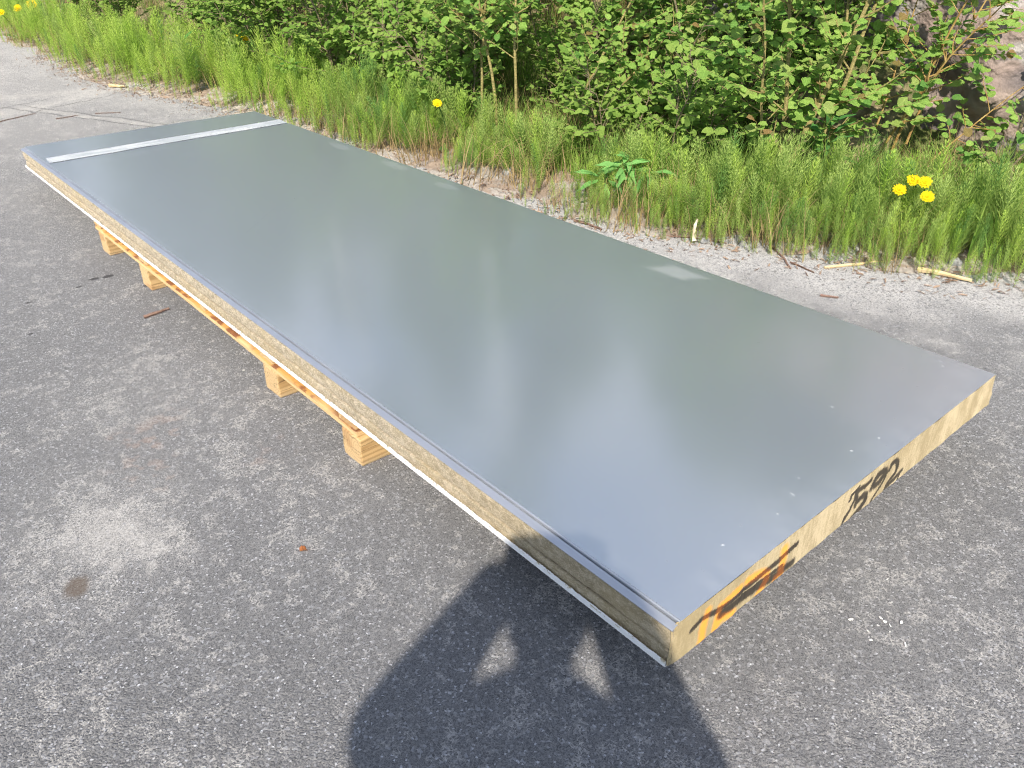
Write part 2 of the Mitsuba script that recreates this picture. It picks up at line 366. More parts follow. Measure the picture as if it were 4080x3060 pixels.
def board_col(p, n, uv):
    x, y, z = p.x, p.y, p.z
    lng = fbm(y * 7, x * 140, z * 220, 3)
    c = mix((0.64, 0.45, 0.23), (0.48, 0.30, 0.13), smoothstep(0.35, 0.8, lng) * 0.7)
    bark = smoothstep(0.0955, 0.1005, z + 0.006 * (fbm(y * 18, z * 30, x * 20, 3) - 0.5))
    k = fbm(y * 26, x * 40, z * 40, 3)
    bc = mix((0.56, 0.31, 0.10), (0.22, 0.09, 0.04), smoothstep(0.42, 0.72, k))
    return mix(c, bc, bark * smoothstep(0.30, 0.5, fbm(y * 6 + 3, x * 8, z * 8, 2)))


WB = proc(lambda p, n, uv: 0.004 * fbm(p.x * 30, p.y * 160, p.z * 160, 3), 8e-4)
scene['m_wood'] = two({'type': 'bumpmap', 'arbitrary': WB, 'scale': 0.6, 'bsdf': {'type': 'principled', 'base_color': proc(wood_col), 'roughness': 0.75, 'specular': 0.3}})
scene['m_board'] = two({'type': 'bumpmap', 'arbitrary': WB, 'scale': 0.6, 'bsdf': {'type': 'principled', 'base_color': proc(board_col), 'roughness': 0.75, 'specular': 0.3}})


def leaf_bsdf(c0, c1, trans=0.75, rough=0.42, vein=True):
    def fn(p, n, uv):
        v = dr.abs(uv.y - 0.5)
        rib = 1 - smoothstep(0.012, 0.03, v)
        side = 1 - smoothstep(0.10, 0.30, dr.abs(dr.sin((uv.x - v * 1.1) * 24.0)))
        t = noise(p.x * 11, p.y * 11, p.z * 11)
        c = mix(c0, c1, smoothstep(0.2, 0.8, t))
        return mix(c, c * 1.35 + 0.012, dr.clip(rib + 0.55 * side, 0, 1) * 0.8) if vein else c
    return {'type': 'principledthin', 'base_color': proc(fn), 'roughness': rough, 'diff_trans': trans, 'eta': 1.45}


scene['m_leaf_mid'] = leaf_bsdf((0.20, 0.35, 0.075), (0.28, 0.43, 0.10))
scene['m_leaf_dark'] = leaf_bsdf((0.12, 0.26, 0.06), (0.17, 0.33, 0.075))
scene['m_leaf_lime'] = leaf_bsdf((0.26, 0.39, 0.09), (0.33, 0.42, 0.13), 0.85)
scene['m_leaf_tree'] = leaf_bsdf((0.17, 0.245, 0.10), (0.28, 0.36, 0.17), 0.8, vein=False)
scene['m_leaf_bronze'] = leaf_bsdf((0.20, 0.17, 0.06), (0.30, 0.20, 0.09), 0.75)
scene['m_leaf_far'] = leaf_bsdf((0.18, 0.32, 0.065), (0.29, 0.42, 0.10), 0.8, vein=False)
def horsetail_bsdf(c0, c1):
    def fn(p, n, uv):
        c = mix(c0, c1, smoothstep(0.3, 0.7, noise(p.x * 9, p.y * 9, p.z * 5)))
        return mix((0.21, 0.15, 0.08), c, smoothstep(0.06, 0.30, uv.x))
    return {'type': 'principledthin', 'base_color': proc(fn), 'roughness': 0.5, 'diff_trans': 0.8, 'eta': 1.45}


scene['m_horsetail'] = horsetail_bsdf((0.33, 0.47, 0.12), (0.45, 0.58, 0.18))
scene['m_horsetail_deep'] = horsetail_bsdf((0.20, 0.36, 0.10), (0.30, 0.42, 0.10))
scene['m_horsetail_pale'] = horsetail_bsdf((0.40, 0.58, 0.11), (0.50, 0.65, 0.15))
scene['m_grass'] = leaf_bsdf((0.18, 0.32, 0.06), (0.28, 0.40, 0.09), 0.8, 0.5, vein=False)
scene['m_straw'] = leaf_bsdf((0.27, 0.20, 0.10), (0.42, 0.32, 0.17), 0.3, 0.7, vein=False)
scene['m_weed'] = leaf_bsdf((0.075, 0.22, 0.065), (0.11, 0.28, 0.07), 0.7, vein=False)
scene['m_lupin'] = leaf_bsdf((0.17, 0.40, 0.11), (0.23, 0.48, 0.14), 0.7, vein=False)
scene['m_petal'] = {'type': 'principledthin', 'base_color': {'type': 'rgb', 'value': (0.88, 0.66, 0.02)}, 'roughness': 0.6, 'diff_trans': 0.7, 'eta': 1.4}
scene['m_pink'] = {'type': 'principledthin', 'base_color': {'type': 'rgb', 'value': (0.5, 0.16, 0.36)}, 'roughness': 0.6, 'diff_trans': 0.7, 'eta': 1.4}
scene['m_leaf_orange'] = {'type': 'principledthin', 'base_color': {'type': 'rgb', 'value': (0.42, 0.17, 0.07)}, 'roughness': 0.6, 'diff_trans': 0.4, 'eta': 1.4}


def mat(c0, c1, s=60, rough=0.8, spec=0.3, sy=None):
    return two({'type': 'principled', 'base_color': proc(lambda p, n, uv: mix(c0, c1, smoothstep(0.25, 0.75, fbm(p.x * s, p.y * s, p.z * (sy or s), 3)))), 'roughness': rough, 'specular': spec})


scene['m_bark'] = mat((0.10, 0.085, 0.055), (0.24, 0.20, 0.12), 50, sy=180)
scene['m_bark_olive'] = mat((0.17, 0.15, 0.055), (0.30, 0.25, 0.10), 60, sy=150)
scene['m_bark_orange'] = mat((0.24, 0.14, 0.045), (0.36, 0.26, 0.09), 40, 0.6)
scene['m_birch'] = mat((0.25, 0.24, 0.23), (0.75, 0.73, 0.70), 5, sy=14)
scene['m_birch_pale'] = mat((0.62, 0.60, 0.57), (0.85, 0.84, 0.81), 5, sy=14)
scene['m_twig'] = mat((0.09, 0.055, 0.04), (0.20, 0.13, 0.10), 90)
scene['m_twig_pink'] = mat((0.14, 0.085, 0.065), (0.26, 0.17, 0.135), 120)
scene['m_strawwood'] = mat((0.50, 0.38, 0.20), (0.66, 0.54, 0.33), 30)
scene['m_bleached'] = mat((0.45, 0.36, 0.25), (0.74, 0.68, 0.57), 45, sy=12)
scene['m_litter'] = mat((0.13, 0.08, 0.055), (0.36, 0.26, 0.19), 25)
scene['m_pebble'] = mat((0.62, 0.62, 0.60), (0.80, 0.80, 0.79), 200)
scene['m_stone'] = mat((0.13, 0.14, 0.15), (0.34, 0.34, 0.33), 60)


def rock_col(p, n, uv):
    x, y, z = p.x, p.y, p.z
    a = fbm(x * 1.1 + 2, y * 1.1, z * 1.3, 4)
    b = fbm(x * 3.2, y * 3.2 + 5, z * 3.2, 4)
    f = fbm(x * 30, y * 30, z * 30, 3)
    c = mix((0.22, 0.22, 0.235), (0.34, 0.265, 0.235), smoothstep(0.40, 0.60, a))
    c = mix(c, (0.40, 0.315, 0.265), smoothstep(0.52, 0.68, b) * 0.8)
    c = mix(c, (0.14, 0.125, 0.13), smoothstep(0.50, 0.66, fbm(x * 2.1 + 8, y * 2.1, z * 2.1, 4)) * 0.75)
    c = mix(c, (0.46, 0.47, 0.46), smoothstep(0.58, 0.70, fbm(x * 5 + 1, y * 5, z * 5 + 4, 3)) * 0.5)
    return c * (0.52 + 0.56 * f)


scene['m_rock'] = two({'type': 'bumpmap', 'arbitrary': proc(lambda p, n, uv: 0.06 * fbm(p.x * 9, p.y * 9, p.z * 9, 4) + 0.012 * fbm(p.x * 60, p.y * 60, p.z * 60, 2), 3e-3), 'scale': 1.0,
                       'bsdf': {'type': 'principled', 'base_color': proc(rock_col), 'roughness': 0.9, 'specular': 0.25}})

# ------------------------------------------------------------------ ground sheet, verge and bank
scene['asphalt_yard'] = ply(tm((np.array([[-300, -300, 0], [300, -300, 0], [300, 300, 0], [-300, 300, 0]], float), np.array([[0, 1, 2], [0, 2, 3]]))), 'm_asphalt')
lab('asphalt_yard', 'worn dark grey asphalt yard with pale dusty patches', 'asphalt', kind='structure')

dd = np.concatenate([np.linspace(-0.35, 1.6, 66), np.linspace(1.64, 8, 90), np.linspace(8.3, 30, 40), [40, 60, 100, 200]])
yy = np.concatenate([[-120, -60, -30], np.linspace(-14, -0.2, 60), np.linspace(-0.1, 9, 230), np.linspace(9.1, 26, 120), [32, 45, 70, 120, 220]])
D_, Y_ = np.meshgrid(dd, yy, indexing='ij')
X_ = edge_x(Y_) + D_ / np.where(Y_ < 2.0, 0.86, 1.0)
wig = (meshkit.fbm(np.stack([Y_ * 4.0, D_ * 1.5, 0 * Y_], -1), 3, 3) - 0.5) * 0.22 * np.clip(1 - np.abs(D_), 0, 1)
Z_ = bank_z(X_, Y_) - np.where(D_ < 0.25, np.abs(wig) * 0.35, 0)
_, _, ff = grid(len(dd), len(yy))
scene['verge_bank'] = ply(tm((np.stack([X_ + wig, Y_, Z_], -1).reshape(-1, 3), ff)), 'm_soil', smooth=True)
lab('verge_bank', 'littered verge and overgrown earth bank beside the asphalt', 'bank', kind='structure')

# ------------------------------------------------------------------ sandwich panel
PX0, PX1, PY0, PY1, PT, PB = 0.799, 2.043, 0.534, 4.654, 0.220, 0.122
P = 'sandwich_panel'
lab(P, 'long grey steel-faced mineral wool sandwich panel lying on a wooden pallet', 'panel')


def sweep_y(prof, y0, y1, ny, wave=None):
    prof = np.asarray(prof, float)
    yv = np.linspace(y0, y1, ny)
    v = np.stack([np.tile(prof[:, 0], (ny, 1)), np.repeat(yv[:, None], len(prof), 1), np.tile(prof[:, 1], (ny, 1))], -1)
    if wave is not None:
        v[..., 2] += wave(v[..., 0], v[..., 1])
    i, j = np.meshgrid(np.arange(ny - 1), np.arange(len(prof) - 1), indexing='ij')
    m = len(prof)
    q = np.stack([i * m + j, i * m + j + 1, (i + 1) * m + j + 1, (i + 1) * m + j], -1).reshape(-1, 4)
    return v.reshape(-1, 3), np.vstack([q[:, [0, 1, 2]], q[:, [0, 2, 3]]])


def sheet_wave(x, y):
    w = meshkit.fbm(np.stack([x * 2.2, y * 1.1, 0 * x], -1), 3, 21) - 0.5
    return 0.0032 * w * np.clip((x - 0.80) / 0.1, 0, 1) * np.clip((2.06 - x) / 0.08, 0, 1)


topx = np.linspace(0.819, 2.040, 70)
prof = [(x, PT) for x in topx] + [(2.0425, 0.2195), (2.0445, 0.2175), (2.0455, 0.2135), (2.0445, 0.2125)]
scene[P + '__top_sheet'] = ply(tm(sweep_y(prof, PY0 - 0.001, PY1, 120, sheet_wave)), 'm_steel', smooth=30)
lab(P + '__top_sheet', 'grey zinc top face mirroring trees and sky')
fl = [(0.819, 0.2199), (0.8175, 0.2196), (0.8163, 0.2186), (0.8154, 0.2165), (0.8150, 0.2085), (0.8128, 0.2085), (0.8124, 0.2150), (0.8112, 0.2158), (0.8095, 0.2150), (0.8040, 0.2128), (0.8000, 0.2112), (0.7985, 0.2100), (0.7985, 0.2084), (0.8000, 0.2078), (0.8060, 0.2080)]
jig = lambda x, y: 0.0004 * (meshkit.noise(np.stack([x * 0, y * 5, 0 * x], -1), 4) - 0.5)
scene[P + '__edge_flange'] = ply(tm(sweep_y(fl, PY0, PY1, 160, jig)), 'm_trim', smooth=25)
lab(P + '__edge_flange', 'folded and grooved long edge of the top sheet')

# wool: left side face with a sawn groove, end faces, hidden right side
ny, nz = 1400, 36
u, v, ff = grid(ny, nz)
y = PY0 + u * (PY1 - PY0)
rows = np.concatenate([np.linspace(0.125, 0.1495, 9), np.linspace(0.1510, 0.1580, 13), np.linspace(0.1605, 0.2085, 14)])
z = np.interp(v, np.linspace(0, 1, nz), rows)
q = np.stack([y * 40, z * 60, 0 * y], -1)
torn = np.clip(1 - (y - PY0) / 0.9, 0, 1)
groove = np.exp(-((z - (0.1545 + 0.0012 * (meshkit.noise(q * 0.08, 2) - 0.5))) / 0.0021) ** 2)
gon = np.clip((y - 0.60 + 0.1 * (meshkit.noise(q * 0.2, 6))) / 0.1, 0.15, 1)
bulge = 0.004 * np.sin(np.pi * np.clip((z - 0.157) / (0.2085 - 0.157), 0, 1)) ** 0.7
xx = 0.8065 - bulge + 0.019 * groove * gon + 0.0035 * (meshkit.fbm(q, 3, 2) - 0.5) + 0.014 * torn * (meshkit.fbm(q * np.array([0.5, 0.7, 1]), 4, 9) - 0.5)
xx += np.where(z < 0.1525, -0.0012, 0)
scene[P + '__wool_side'] = ply(tm((np.stack([xx, y, z], -1), ff[:, ::-1])), 'm_wool_side', smooth=True)
lab(P + '__wool_side', 'fibrous tan mineral wool core along the long grooved side')
u, v, ff = grid(420, 34)
z = 0.1235 + v * (0.2190 - 0.1235)
xr = 2.0435 + 0.022 * (1 - v) ** 1.2 + 0.008 * np.exp(-((v - 0.33) / 0.1) ** 2)
x = 0.8000 + u * (xr - 0.8000)
x = x + np.where(u < 0.03, 0.012 * np.clip((v - 0.86) / 0.14, 0, 1) * (1 - u / 0.03), 0)
q = np.stack([x * 30, z * 30, 0 * x], -1)
yv = PY0 + 0.0045 * (meshkit.fbm(q, 4, 14) - 0.5) - 0.0008
yv = yv + 0.004 * np.exp(-u * 120)
scene[P + '__wool_end'] = ply(tm((np.stack([x, yv, z], -1), ff)), 'm_wool_end', smooth=True)
lab(P + '__wool_end', 'tan mineral wool end face spray-marked 7592 in black with orange scribbles')
body = rbox(0.824, 2.038, PY0 + 0.012, PY1 - 0.002, 0.127, 0.2165, 0.002)
scene[P + '__wool_core'] = ply(body, 'm_wool_side')
# white bottom sheet with a ragged turned-up lip
u, v, ff = grid(1200, 4)
y = PY0 + 0.004 + u * (PY1 - PY0 - 0.004)
rag = 0.1355 + 0.0035 * (meshkit.fbm(np.stack([y * 60, 0 * y, 0 * y], -1), 3, 33) - 0.3) + 0.0015 * (meshkit.noise(np.stack([y * 400, 0 * y, 0 * y], -1), 5) - 0.5)
z = 0.1225 + v * (rag - 0.1225)
scene[P + '__bottom_lip'] = ply(tm((np.stack([0.7965 + 0.0012 * v ** 2, y, z], -1), ff[:, ::-1])), 'm_white', smooth=True)
scene[P + '__bottom_sheet'] = ply(rbox(0.7975, 2.062, PY0 + 0.004, PY1, 0.1216, 0.1232, 0.0005), 'm_white')
# pale tape strip near the far end
u, v, ff = grid(160, 8)
x = 0.828 + 0.008 * v + u * (2.036 - 0.828)
y = 4.232 + v * 0.106 + 0.012 * u + 0.004 * (meshkit.noise(np.stack([x * 9, v * 2, 0 * x], -1), 8) - 0.5)
z = PT + 0.0022 + sheet_wave(x, y) + 0.0008 * (meshkit.fbm(np.stack([x * 14, v * 3, 0 * x], -1), 3, 6) - 0.4)
scene[P + '__tape_strip'] = ply(tm((np.stack([x, y, z], -1), ff)), 'm_tape', smooth=True)
lab(P + '__tape_strip', 'pale strip of tape across the far end')

# ------------------------------------------------------------------ pallet
K = 'wooden_pallet'
lab(K, 'pale pine pallet with square blocks carrying the long panel', 'pallet')


def rough_box(x0, x1, y0, y1, z0, z1, seed, r=0.003):
    m = rbox(x0, x1, y0, y1, z0, z1, r)
    for _ in range(3):
        m = m.subdivide()
    n = meshkit.fbm(m.vertices * 30.0, 3, seed) - 0.5
    m.vertices = m.vertices + m.vertex_normals * (n * 0.003)[:, None]
    m.vertices[:, 2] = np.maximum(m.vertices[:, 2], z0)
    return m


BLK = [1.511, 1.957, 2.986, 3.459]
k = 0
for col, x0 in enumerate((0.7965, 1.36, 1.92)):
    for i, y0 in enumerate(BLK):
        if col and i in (1, 2):
            pass
        key = K + '__block' + ('' if k == 0 else f'_{k:03d}')
        scene[key] = ply(rough_box(x0, x0 + 0.118, y0, y0 + 0.088, 0.0, 0.0825, 40 + k), 'm_wood', smooth=30)
        k += 1
for c, x0 in enumerate((0.7975, 1.36, 1.92)):
    scene[K + '__stringer' + ('' if c == 0 else f'_{c:03d}')] = ply(rough_box(x0, x0 + 0.095, 1.524, 3.585, 0.083, 0.1015, 60 + c, 0.002), 'm_board', smooth=30)
for c, y0 in enumerate((1.527, 1.975, 2.455, 2.975, 3.505)):
    scene[K + '__deck_board' + ('' if c == 0 else f'_{c:03d}')] = ply(rough_box(0.798, 2.035, y0, y0 + (0.03 if c == 2 else 0.082), 0.1022, 0.1212, 70 + c, 0.0025), 'm_wood', smooth=30)

# ------------------------------------------------------------------ leaf shapes
def leaf_mesh(length, width, serr, fold, curl, seed, n=11):
    """Broad leaf along +x from its stalk, lying in xy, z up; (v, f, uv)."""
    r = np.random.default_rng(seed)
    t = np.linspace(0, 1, n)
    w = np.sin(np.pi * np.clip(t, 0, 1) ** 0.82) ** 0.72 * (1 + 0.10 * np.sin(t * 9 + r.uniform(0, 6)))
    w[0], w[-1] = 0.02, 0.10
    saw = 1 + serr * np.where(np.arange(n) % 2, 1, -1)
    mid = np.stack([t, 0 * t, -curl * t ** 2], -1)
    up = np.stack([t, 0.5 * w * saw, fold * w - curl * t ** 2 + 0.03 * np.sin(t * 21)], -1)
    dn = np.stack([t, -0.5 * w * saw[::-1], fold * w * r.uniform(0.6, 1.2) - curl * t ** 2 + 0.03 * np.sin(t * 21 + 1)], -1)
    v = np.vstack([mid, up, dn]) * [length, width, length]
    v[:, 0] += 0.18 * length
    uv = np.vstack([np.stack([t, 0.5 + 0 * t], -1), np.stack([t, 0.5 + 0.5 * w], -1), np.stack([t, 0.5 - 0.5 * w], -1)])
    f = []
    for i in range(n - 1):
        f += [(i, i + 1, n + i + 1), (i, n + i + 1, n + i), (i, 2 * n + i + 1, i + 1), (i, 2 * n + i, 2 * n + i + 1)]
    # short stalk
    s = len(v)
    v = np.vstack([v, [[0, 0.0012, 0], [0, -0.0012, 0], [0.2 * length, 0.001, 0], [0.2 * length, -0.001, 0]]])
    uv = np.vstack([uv, np.full((4, 2), 0.5)])
    f += [(s, s + 1, s + 3), (s, s + 3, s + 2)]
    return v, np.array(f), uv


LEAVES = [leaf_mesh(1, 0.92, .05, .10, .10, 1), leaf_mesh(1, 0.80, .06, .14, .22, 2), leaf_mesh(1, 1.02, .05, .05, .05, 3)]
SMALL = [leaf_mesh(1, 0.72, 0, .10, .15, 4, 6), leaf_mesh(1, 0.86, 0, .06, .1, 5, 6)]
BLADE = leaf_mesh(1, 0.20, 0, .05, .25, 6, 6)
for ci, c in enumerate(('mid', 'dark', 'lime', 'bronze')):
    for li, L in enumerate(LEAVES):
        group(f'leaf_{c}_{li}', L, 'm_leaf_' + c)


def leaf_mats(pos, along, size, r, sunny=0.85):
    """Matrices that set a leaf at pos, stalk outwards along 'along', blade turned to the light."""
    n = len(pos)
    up = norm(np.array([0, 0, 0.75]) + sunny * SUN[None] + r.normal(0, 0.38, (n, 3)))
    x = norm(along + np.array([0, 0, -0.25]) + r.normal(0, 0.30, (n, 3)))
    y = norm(np.cross(up, x))
    z = np.cross(x, y)
    m = rots(x, y, z)
    m[:, :3, :3] *= size[:, None, None]
    m[:, :3, 3] = pos
    return m


def bent(base, d, length, r, n=9, wander=0.10, droop=0.0):
    """A growing line from base in direction d."""
    p, out = np.array(base, float), []
    d = np.array(d, float) / np.linalg.norm(d)
    for i in range(n):
        out.append(p.copy())
        d = d + r.normal(0, wander, 3) * [1, 1, 0.4] + [0, 0, droop]
        d /= np.linalg.norm(d)
        p = p + d * length / (n - 1)
    return np.array(out)


def shrub(key, base, stems, leaf, label, grp=None, bark='m_bark', parts=True, per=300, total=600, seed=0, cols=(.55, .25, .2), cat='shrub', low=0.18, twig=1.0, density=1.0):
    """stems: list of (dx, dy, lean direction xyz, length, radius). Leaves sit along side twigs; up to 'per' of them are parts."""
    r = np.random.default_rng(1000 + seed)
    lab(key, label, cat, grp)
    pos, along = [], []
    for si, (dx, dy, dirn, length, rad) in enumerate(stems):
        b = np.array([base[0] + dx, base[1] + dy, 0.0])
        b[2] = float(bank_z(b[0], b[1])) - 0.03
        line = bent(b, dirn, length, r, 12, 0.07)
        tubes = [tube(line, np.linspace(rad, rad * 0.22, 12), 7)]
        nb = int((7 + length * 13) * density)
        for t in np.sort(r.uniform(low, 1.0, nb)):
            i = min(int(t * 11), 10)
            p0 = line[i] + (line[i + 1] - line[i]) * (t * 11 - i)
            ax = norm(line[i + 1] - line[i])
            a = r.uniform(0, 2 * np.pi)
            side = norm(np.cross(ax, [math.cos(a), math.sin(a), 0.2]))
            tl = twig * r.uniform(0.14, 0.46) * (1.15 - 0.6 * t) * min(1.0, 0.5 + length * 0.35)
            tw = bent(p0, side * 0.85 + ax * 0.55, tl, r, 6, 0.16, 0.03)
            tubes.append(tube(tw, np.linspace(rad * 0.30 * (1.1 - 0.6 * t) + 0.0012, 0.0011, 6), 5))
            nl = max(4, int(tl * 56))
            for k, s in enumerate(np.linspace(0.25, 1.0, nl)):
                j = min(int(s * 5), 4)
                pt = tw[j] + (tw[j + 1] - tw[j]) * (s * 5 - j)
                td = norm(tw[j + 1] - tw[j])
                sd = norm(np.cross(td, [0, 0, 1]) + 1e-6) * (1 if k % 2 else -1)
                pos.append(pt)
                along.append(sd * (0.9 if s < 0.97 else 0.1) + td * 0.7)
        scene[key + '__stem' + ('' if si == 0 else f'_{si:03d}')] = ply(tm(join(tubes)), bark, smooth=40)
    pos, along = np.array(pos), norm(np.array(along))
    if len(pos) > total:
        pick = r.choice(len(pos), total, replace=False)
        pos, along = pos[pick], along[pick]
    size = leaf * r.uniform(0.36, 0.86, len(pos)) * np.where(r.random(len(pos)) < .12, 1.25, 1.0)
    m = leaf_mats(pos, along, size, r)
    cams = np.linalg.norm(pos - CAM, axis=1)
    order = np.argsort(-size / cams)
    c = r.choice(4, len(pos), p=[k * .955 for k in cols] + [.045])
    if parts:
        # the leaves that show largest (inside the frame) are parts, the rest one part
        q = pos - CAM
        depth = q @ FWD
        right = np.cross(FWD, UP)
        inside = (np.abs(q @ right) < depth * 0.66) & (np.abs(q @ UP) < depth * 0.50)
        order = np.concatenate([order[inside[order]], order[~inside[order]]])
        main = order[:min(per, int(inside.sum()))]
        rest = order[len(main):]
        for k, i in enumerate(main):
            inst(key + '__leaf' + ('' if k == 0 else f'_{k:03d}'), f"leaf_{('mid', 'dark', 'lime', 'bronze')[c[i]]}_{i % 3}", m[i])
    else:
        rest = order
    if len(rest):
        v, f, uv = stamp(SMALL[seed % 2] if not parts else LEAVES[seed % 3], m[rest])
        scene[key + '__foliage'] = ply(tm((v, f)), 'm_leaf_far' if not parts else 'm_leaf_mid', smooth=True, uv=uv)
        labels[key + '__foliage'] = {'kind': 'stuff'}


def clump(n, r, length, lean=(0, 0, 0), spread=0.28, rad=0.008, foot=0.08):
    out = []
    for _ in range(n):
        a = r.uniform(0, 2 * np.pi)
        d = np.array([lean[0] + spread * math.cos(a), lean[1] + spread * math.sin(a), 1.0 + lean[2]])
        out.append((foot * math.cos(a) * r.uniform(0, 1), foot * math.sin(a) * r.uniform(0, 1), d, length * r.uniform(0.75, 1.15), rad * r.uniform(0.7, 1.3)))
    return out


R = np.random.default_rng(5)
NEAR = 'alder shrubs on the verge'
# nearest shrubs, right to left in the photograph
shrub('alder_shrub', (3.52, 2.08), [(0, 0, (.22, .02, 1), 1.9, .015), (.03, .04, (.10, .06, 1), 1.7, .012), (.12, -.05, (.34, -.10, 1), 1.8, .013), (.17, -.08, (.30, .16, 1), 1.5, .011), (-.03, .05, (-.03, .20, 1), 1.4, .009), (.05, 0, (.75, .1, 1), .9, .008)],
      .068, 'tall alder shrub with olive speckled stems rising left of the orange-stemmed shrub', NEAR, 'm_bark_olive', seed=1, total=3383, cols=(.5, .15, .35), low=.16, density=1.0)
shrub('alder_shrub_001', (3.98, 1.83), [(-.06, .05, (.20, .02, 1), 1.2, .0075), (0, 0, (.26, -.02, 1), 1.5, .008), (.05, -.03, (.36, -.10, 1), 1.45, .008), (.08, -.06, (.75, -.30, 1), 1.0, .006), (-.1, .02, (.05, .1, 1), 1.3, .007)],
      .062, 'alder shrub with bright orange and yellow stems above the cluster of four dandelions', NEAR, 'm_bark_orange', seed=2, total=2315, cols=(.5, .15, .35), low=.34, density=.62)
shrub('alder_shrub_002', (3.72, 1.15), [(0, 0, (.10, .02, 1), .62, .016), (.06, -.05, (.50, -.35, 1), .70, .010), (-.05, .02, (.85, .45, .35), .75, .009), (.02, -.1, (.3, -.6, .7), .6, .008)],
      .058, 'leafy alder shrub cut off by the right edge of the photo', NEAR, 'm_bark', seed=3, total=2315, cols=(.55, .3, .15), low=.25, density=.5)
shrub('alder_shrub_003', (3.62, 3.20), [(0, 0, (.72, .30, .62), 1.75, .028), (0.05, .1, (.2, -.25, .7), 1.2, .012), (0, -.1, (.35, -.75, .45), 1.2, .011), (.1, -.2, (.15, -.5, .75), 1.2, .010), (.12, -.05, (.1, -.2, 1), 1.3, .010), (.2, -.25, (.3, -.7, .8), 1.2, .009), (.1, 0, (-.1, -.35, .55), 1.0, .009)],
      .062, 'dense dark-leaved alder shrub with a thick leaning trunk in the middle of the verge', NEAR, 'm_bark', seed=4, total=4452, cols=(.5, .4, .1), low=.15)
shrub('alder_shrub_004', (2.98, 3.60), [(0, 0, (.12, .02, 1), 1.7, .010), (.02, -.15, (.15, .02, 1), 1.65, .010), (-.02, .12, (.05, .10, 1), 1.5, .009), (.1, -.3, (.55, -.25, 1), 1.5, .010), (.15, -.35, (.6, -.35, .9), 1.3, .009)],
      .056, 'alder shrub of slender pale upright stems behind the middle dandelion', NEAR, 'm_bark_olive', seed=5, total=2850, cols=(.6, .15, .25), low=.32)
shrub('alder_shrub_005', (3.95, 2.72), [(0, 0, (.1, .05, 1), 1.8, .012), (.1, .1, (.2, -.2, 1), 1.7, .010), (-.1, .05, (-.1, .2, 1), 1.6, .010), (.05, -.1, (.35, -.1, 1), 1.6, .010)],
      .060, 'alder shrub between the thick-trunked shrub and the olive-stemmed one', NEAR, 'm_bark', seed=6, total=2850, cols=(.45, .3, .25), low=.22)
shrub('alder_shrub_006', (3.35, 4.45), clump(6, R, 1.6), .056, 'rounded alder shrub left of the slender pale stems and right of the dark hollow', NEAR, 'm_bark', seed=7, total=3116, cols=(.5, .25, .25), low=.15)
shrub('alder_shrub_007', (4.3, 3.9), clump(6, R, 1.8), .060, 'alder shrub filling the top centre of the photo behind the pale stems', NEAR, 'm_bark', seed=8, total=3116, cols=(.5, .35, .15))
shrub('alder_shrub_008', (5.0, 3.3), clump(6, R, 1.8), .062, 'alder shrub on the bank directly above the thick leaning trunk', NEAR, 'm_bark', seed=9, total=3116, cols=(.5, .35, .15))
shrub('alder_shrub_009', (5.1, 1.25), clump(2, R, 0.8, (-.2, -.3, 0), .3), .058, 'thin alder sprig in front of the rock face near the top right corner', NEAR, 'm_bark', seed=10, total=400, cols=(.6, .2, .2))
FAR = [(3.42, 2.62, 0.62, 'low dark shrub drooping over the horsetails right of the finger-leaved plant'), (3.36, 3.02, 0.55, 'low leafy shrub under the thick leaning trunk'), (4.55, 2.45, .8, 'low alder shrub in front of the rock behind the olive stems'), (4.55, 3.05, 1.5, 'alder shrub left of the rock face at the top edge'), (3.10, 4.05, 0.75, 'low leafy shrub at the foot of the slender pale stems'), (3.20, 5.0, 0.85, 'low leafy shrub over the horsetails right of the reddish sprig'), (4.6, 1.15, 0.45, 'low shrub under the rock face beside the four dandelions'), (3.45, 5.75, 1.3, 'alder shrub between the far end of the panel and the dark-stemmed shrub'), (3.75, 4.95, 1.5, 'alder shrub behind the dark-stemmed one, left of the rounded shrub'), (4.9, 4.75, 1.7, 'alder shrub at the top edge above the rounded shrub'), (3.75, 3.75, 1.1, 'low alder shrub between the pale upright stems and the thick leaning trunk'), (3.6, 7.75, 1.3, 'alder shrub directly behind the distant dandelion'), (3.8, 9.1, 1.3, 'alder shrub right of the forked dark trunk'), (3.05, 5.25, 1.35, 'dark-stemmed alder shrub beside the red-leaved sprig, left of centre'), (4.4, 5.3, 1.8, 'dense alder shrub on the bank above the dark-stemmed one'),
       (2.95, 6.2, 1.5, 'alder shrub behind the horsetails at the far end of the panel'), (4.0, 6.5, 1.7, 'tall alder shrub on the slope behind the far end of the panel'),
       (3.15, 7.2, 1.35, 'alder shrub with one slim upright stem right of the distant dandelion'), (5.5, 5.6, 1.6, 'alder shrub high on the bank at the top edge left of centre'),
       (3.3, 8.4, 1.2, 'alder shrub with a forked dark trunk at the upper left'), (4.6, 8.0, 1.6, 'alder shrub on the slope behind the distant dandelion'),
       (3.0, 9.9, 1.0, 'small alder shrub left of the forked dark trunk'), (4.3, 10.2, 1.4, 'alder shrub on the slope at the top left'), (3.3, 12.0, 1.0, 'alder shrub behind the far left dandelions'),
       (3.0, 14.2, 1.1, 'farthest alder shrub in the top left corner'), (5.6, 4.5, 1.6, 'alder shrub at the top edge near the centre of the bank'), (6.0, 7.3, 1.5, 'alder shrub at the back of the slope on the left half')]
for i, (x, y, h, text) in enumerate(FAR):
        shrub(f'alder_shrub_{10 + i:03d}', (x, y), clump(6, R, h, spread=.3), .060, text, 'alder shrubs on the slope', 'm_bark', parts=False, total=3400, seed=30 + i, density=1.4, low=.12)

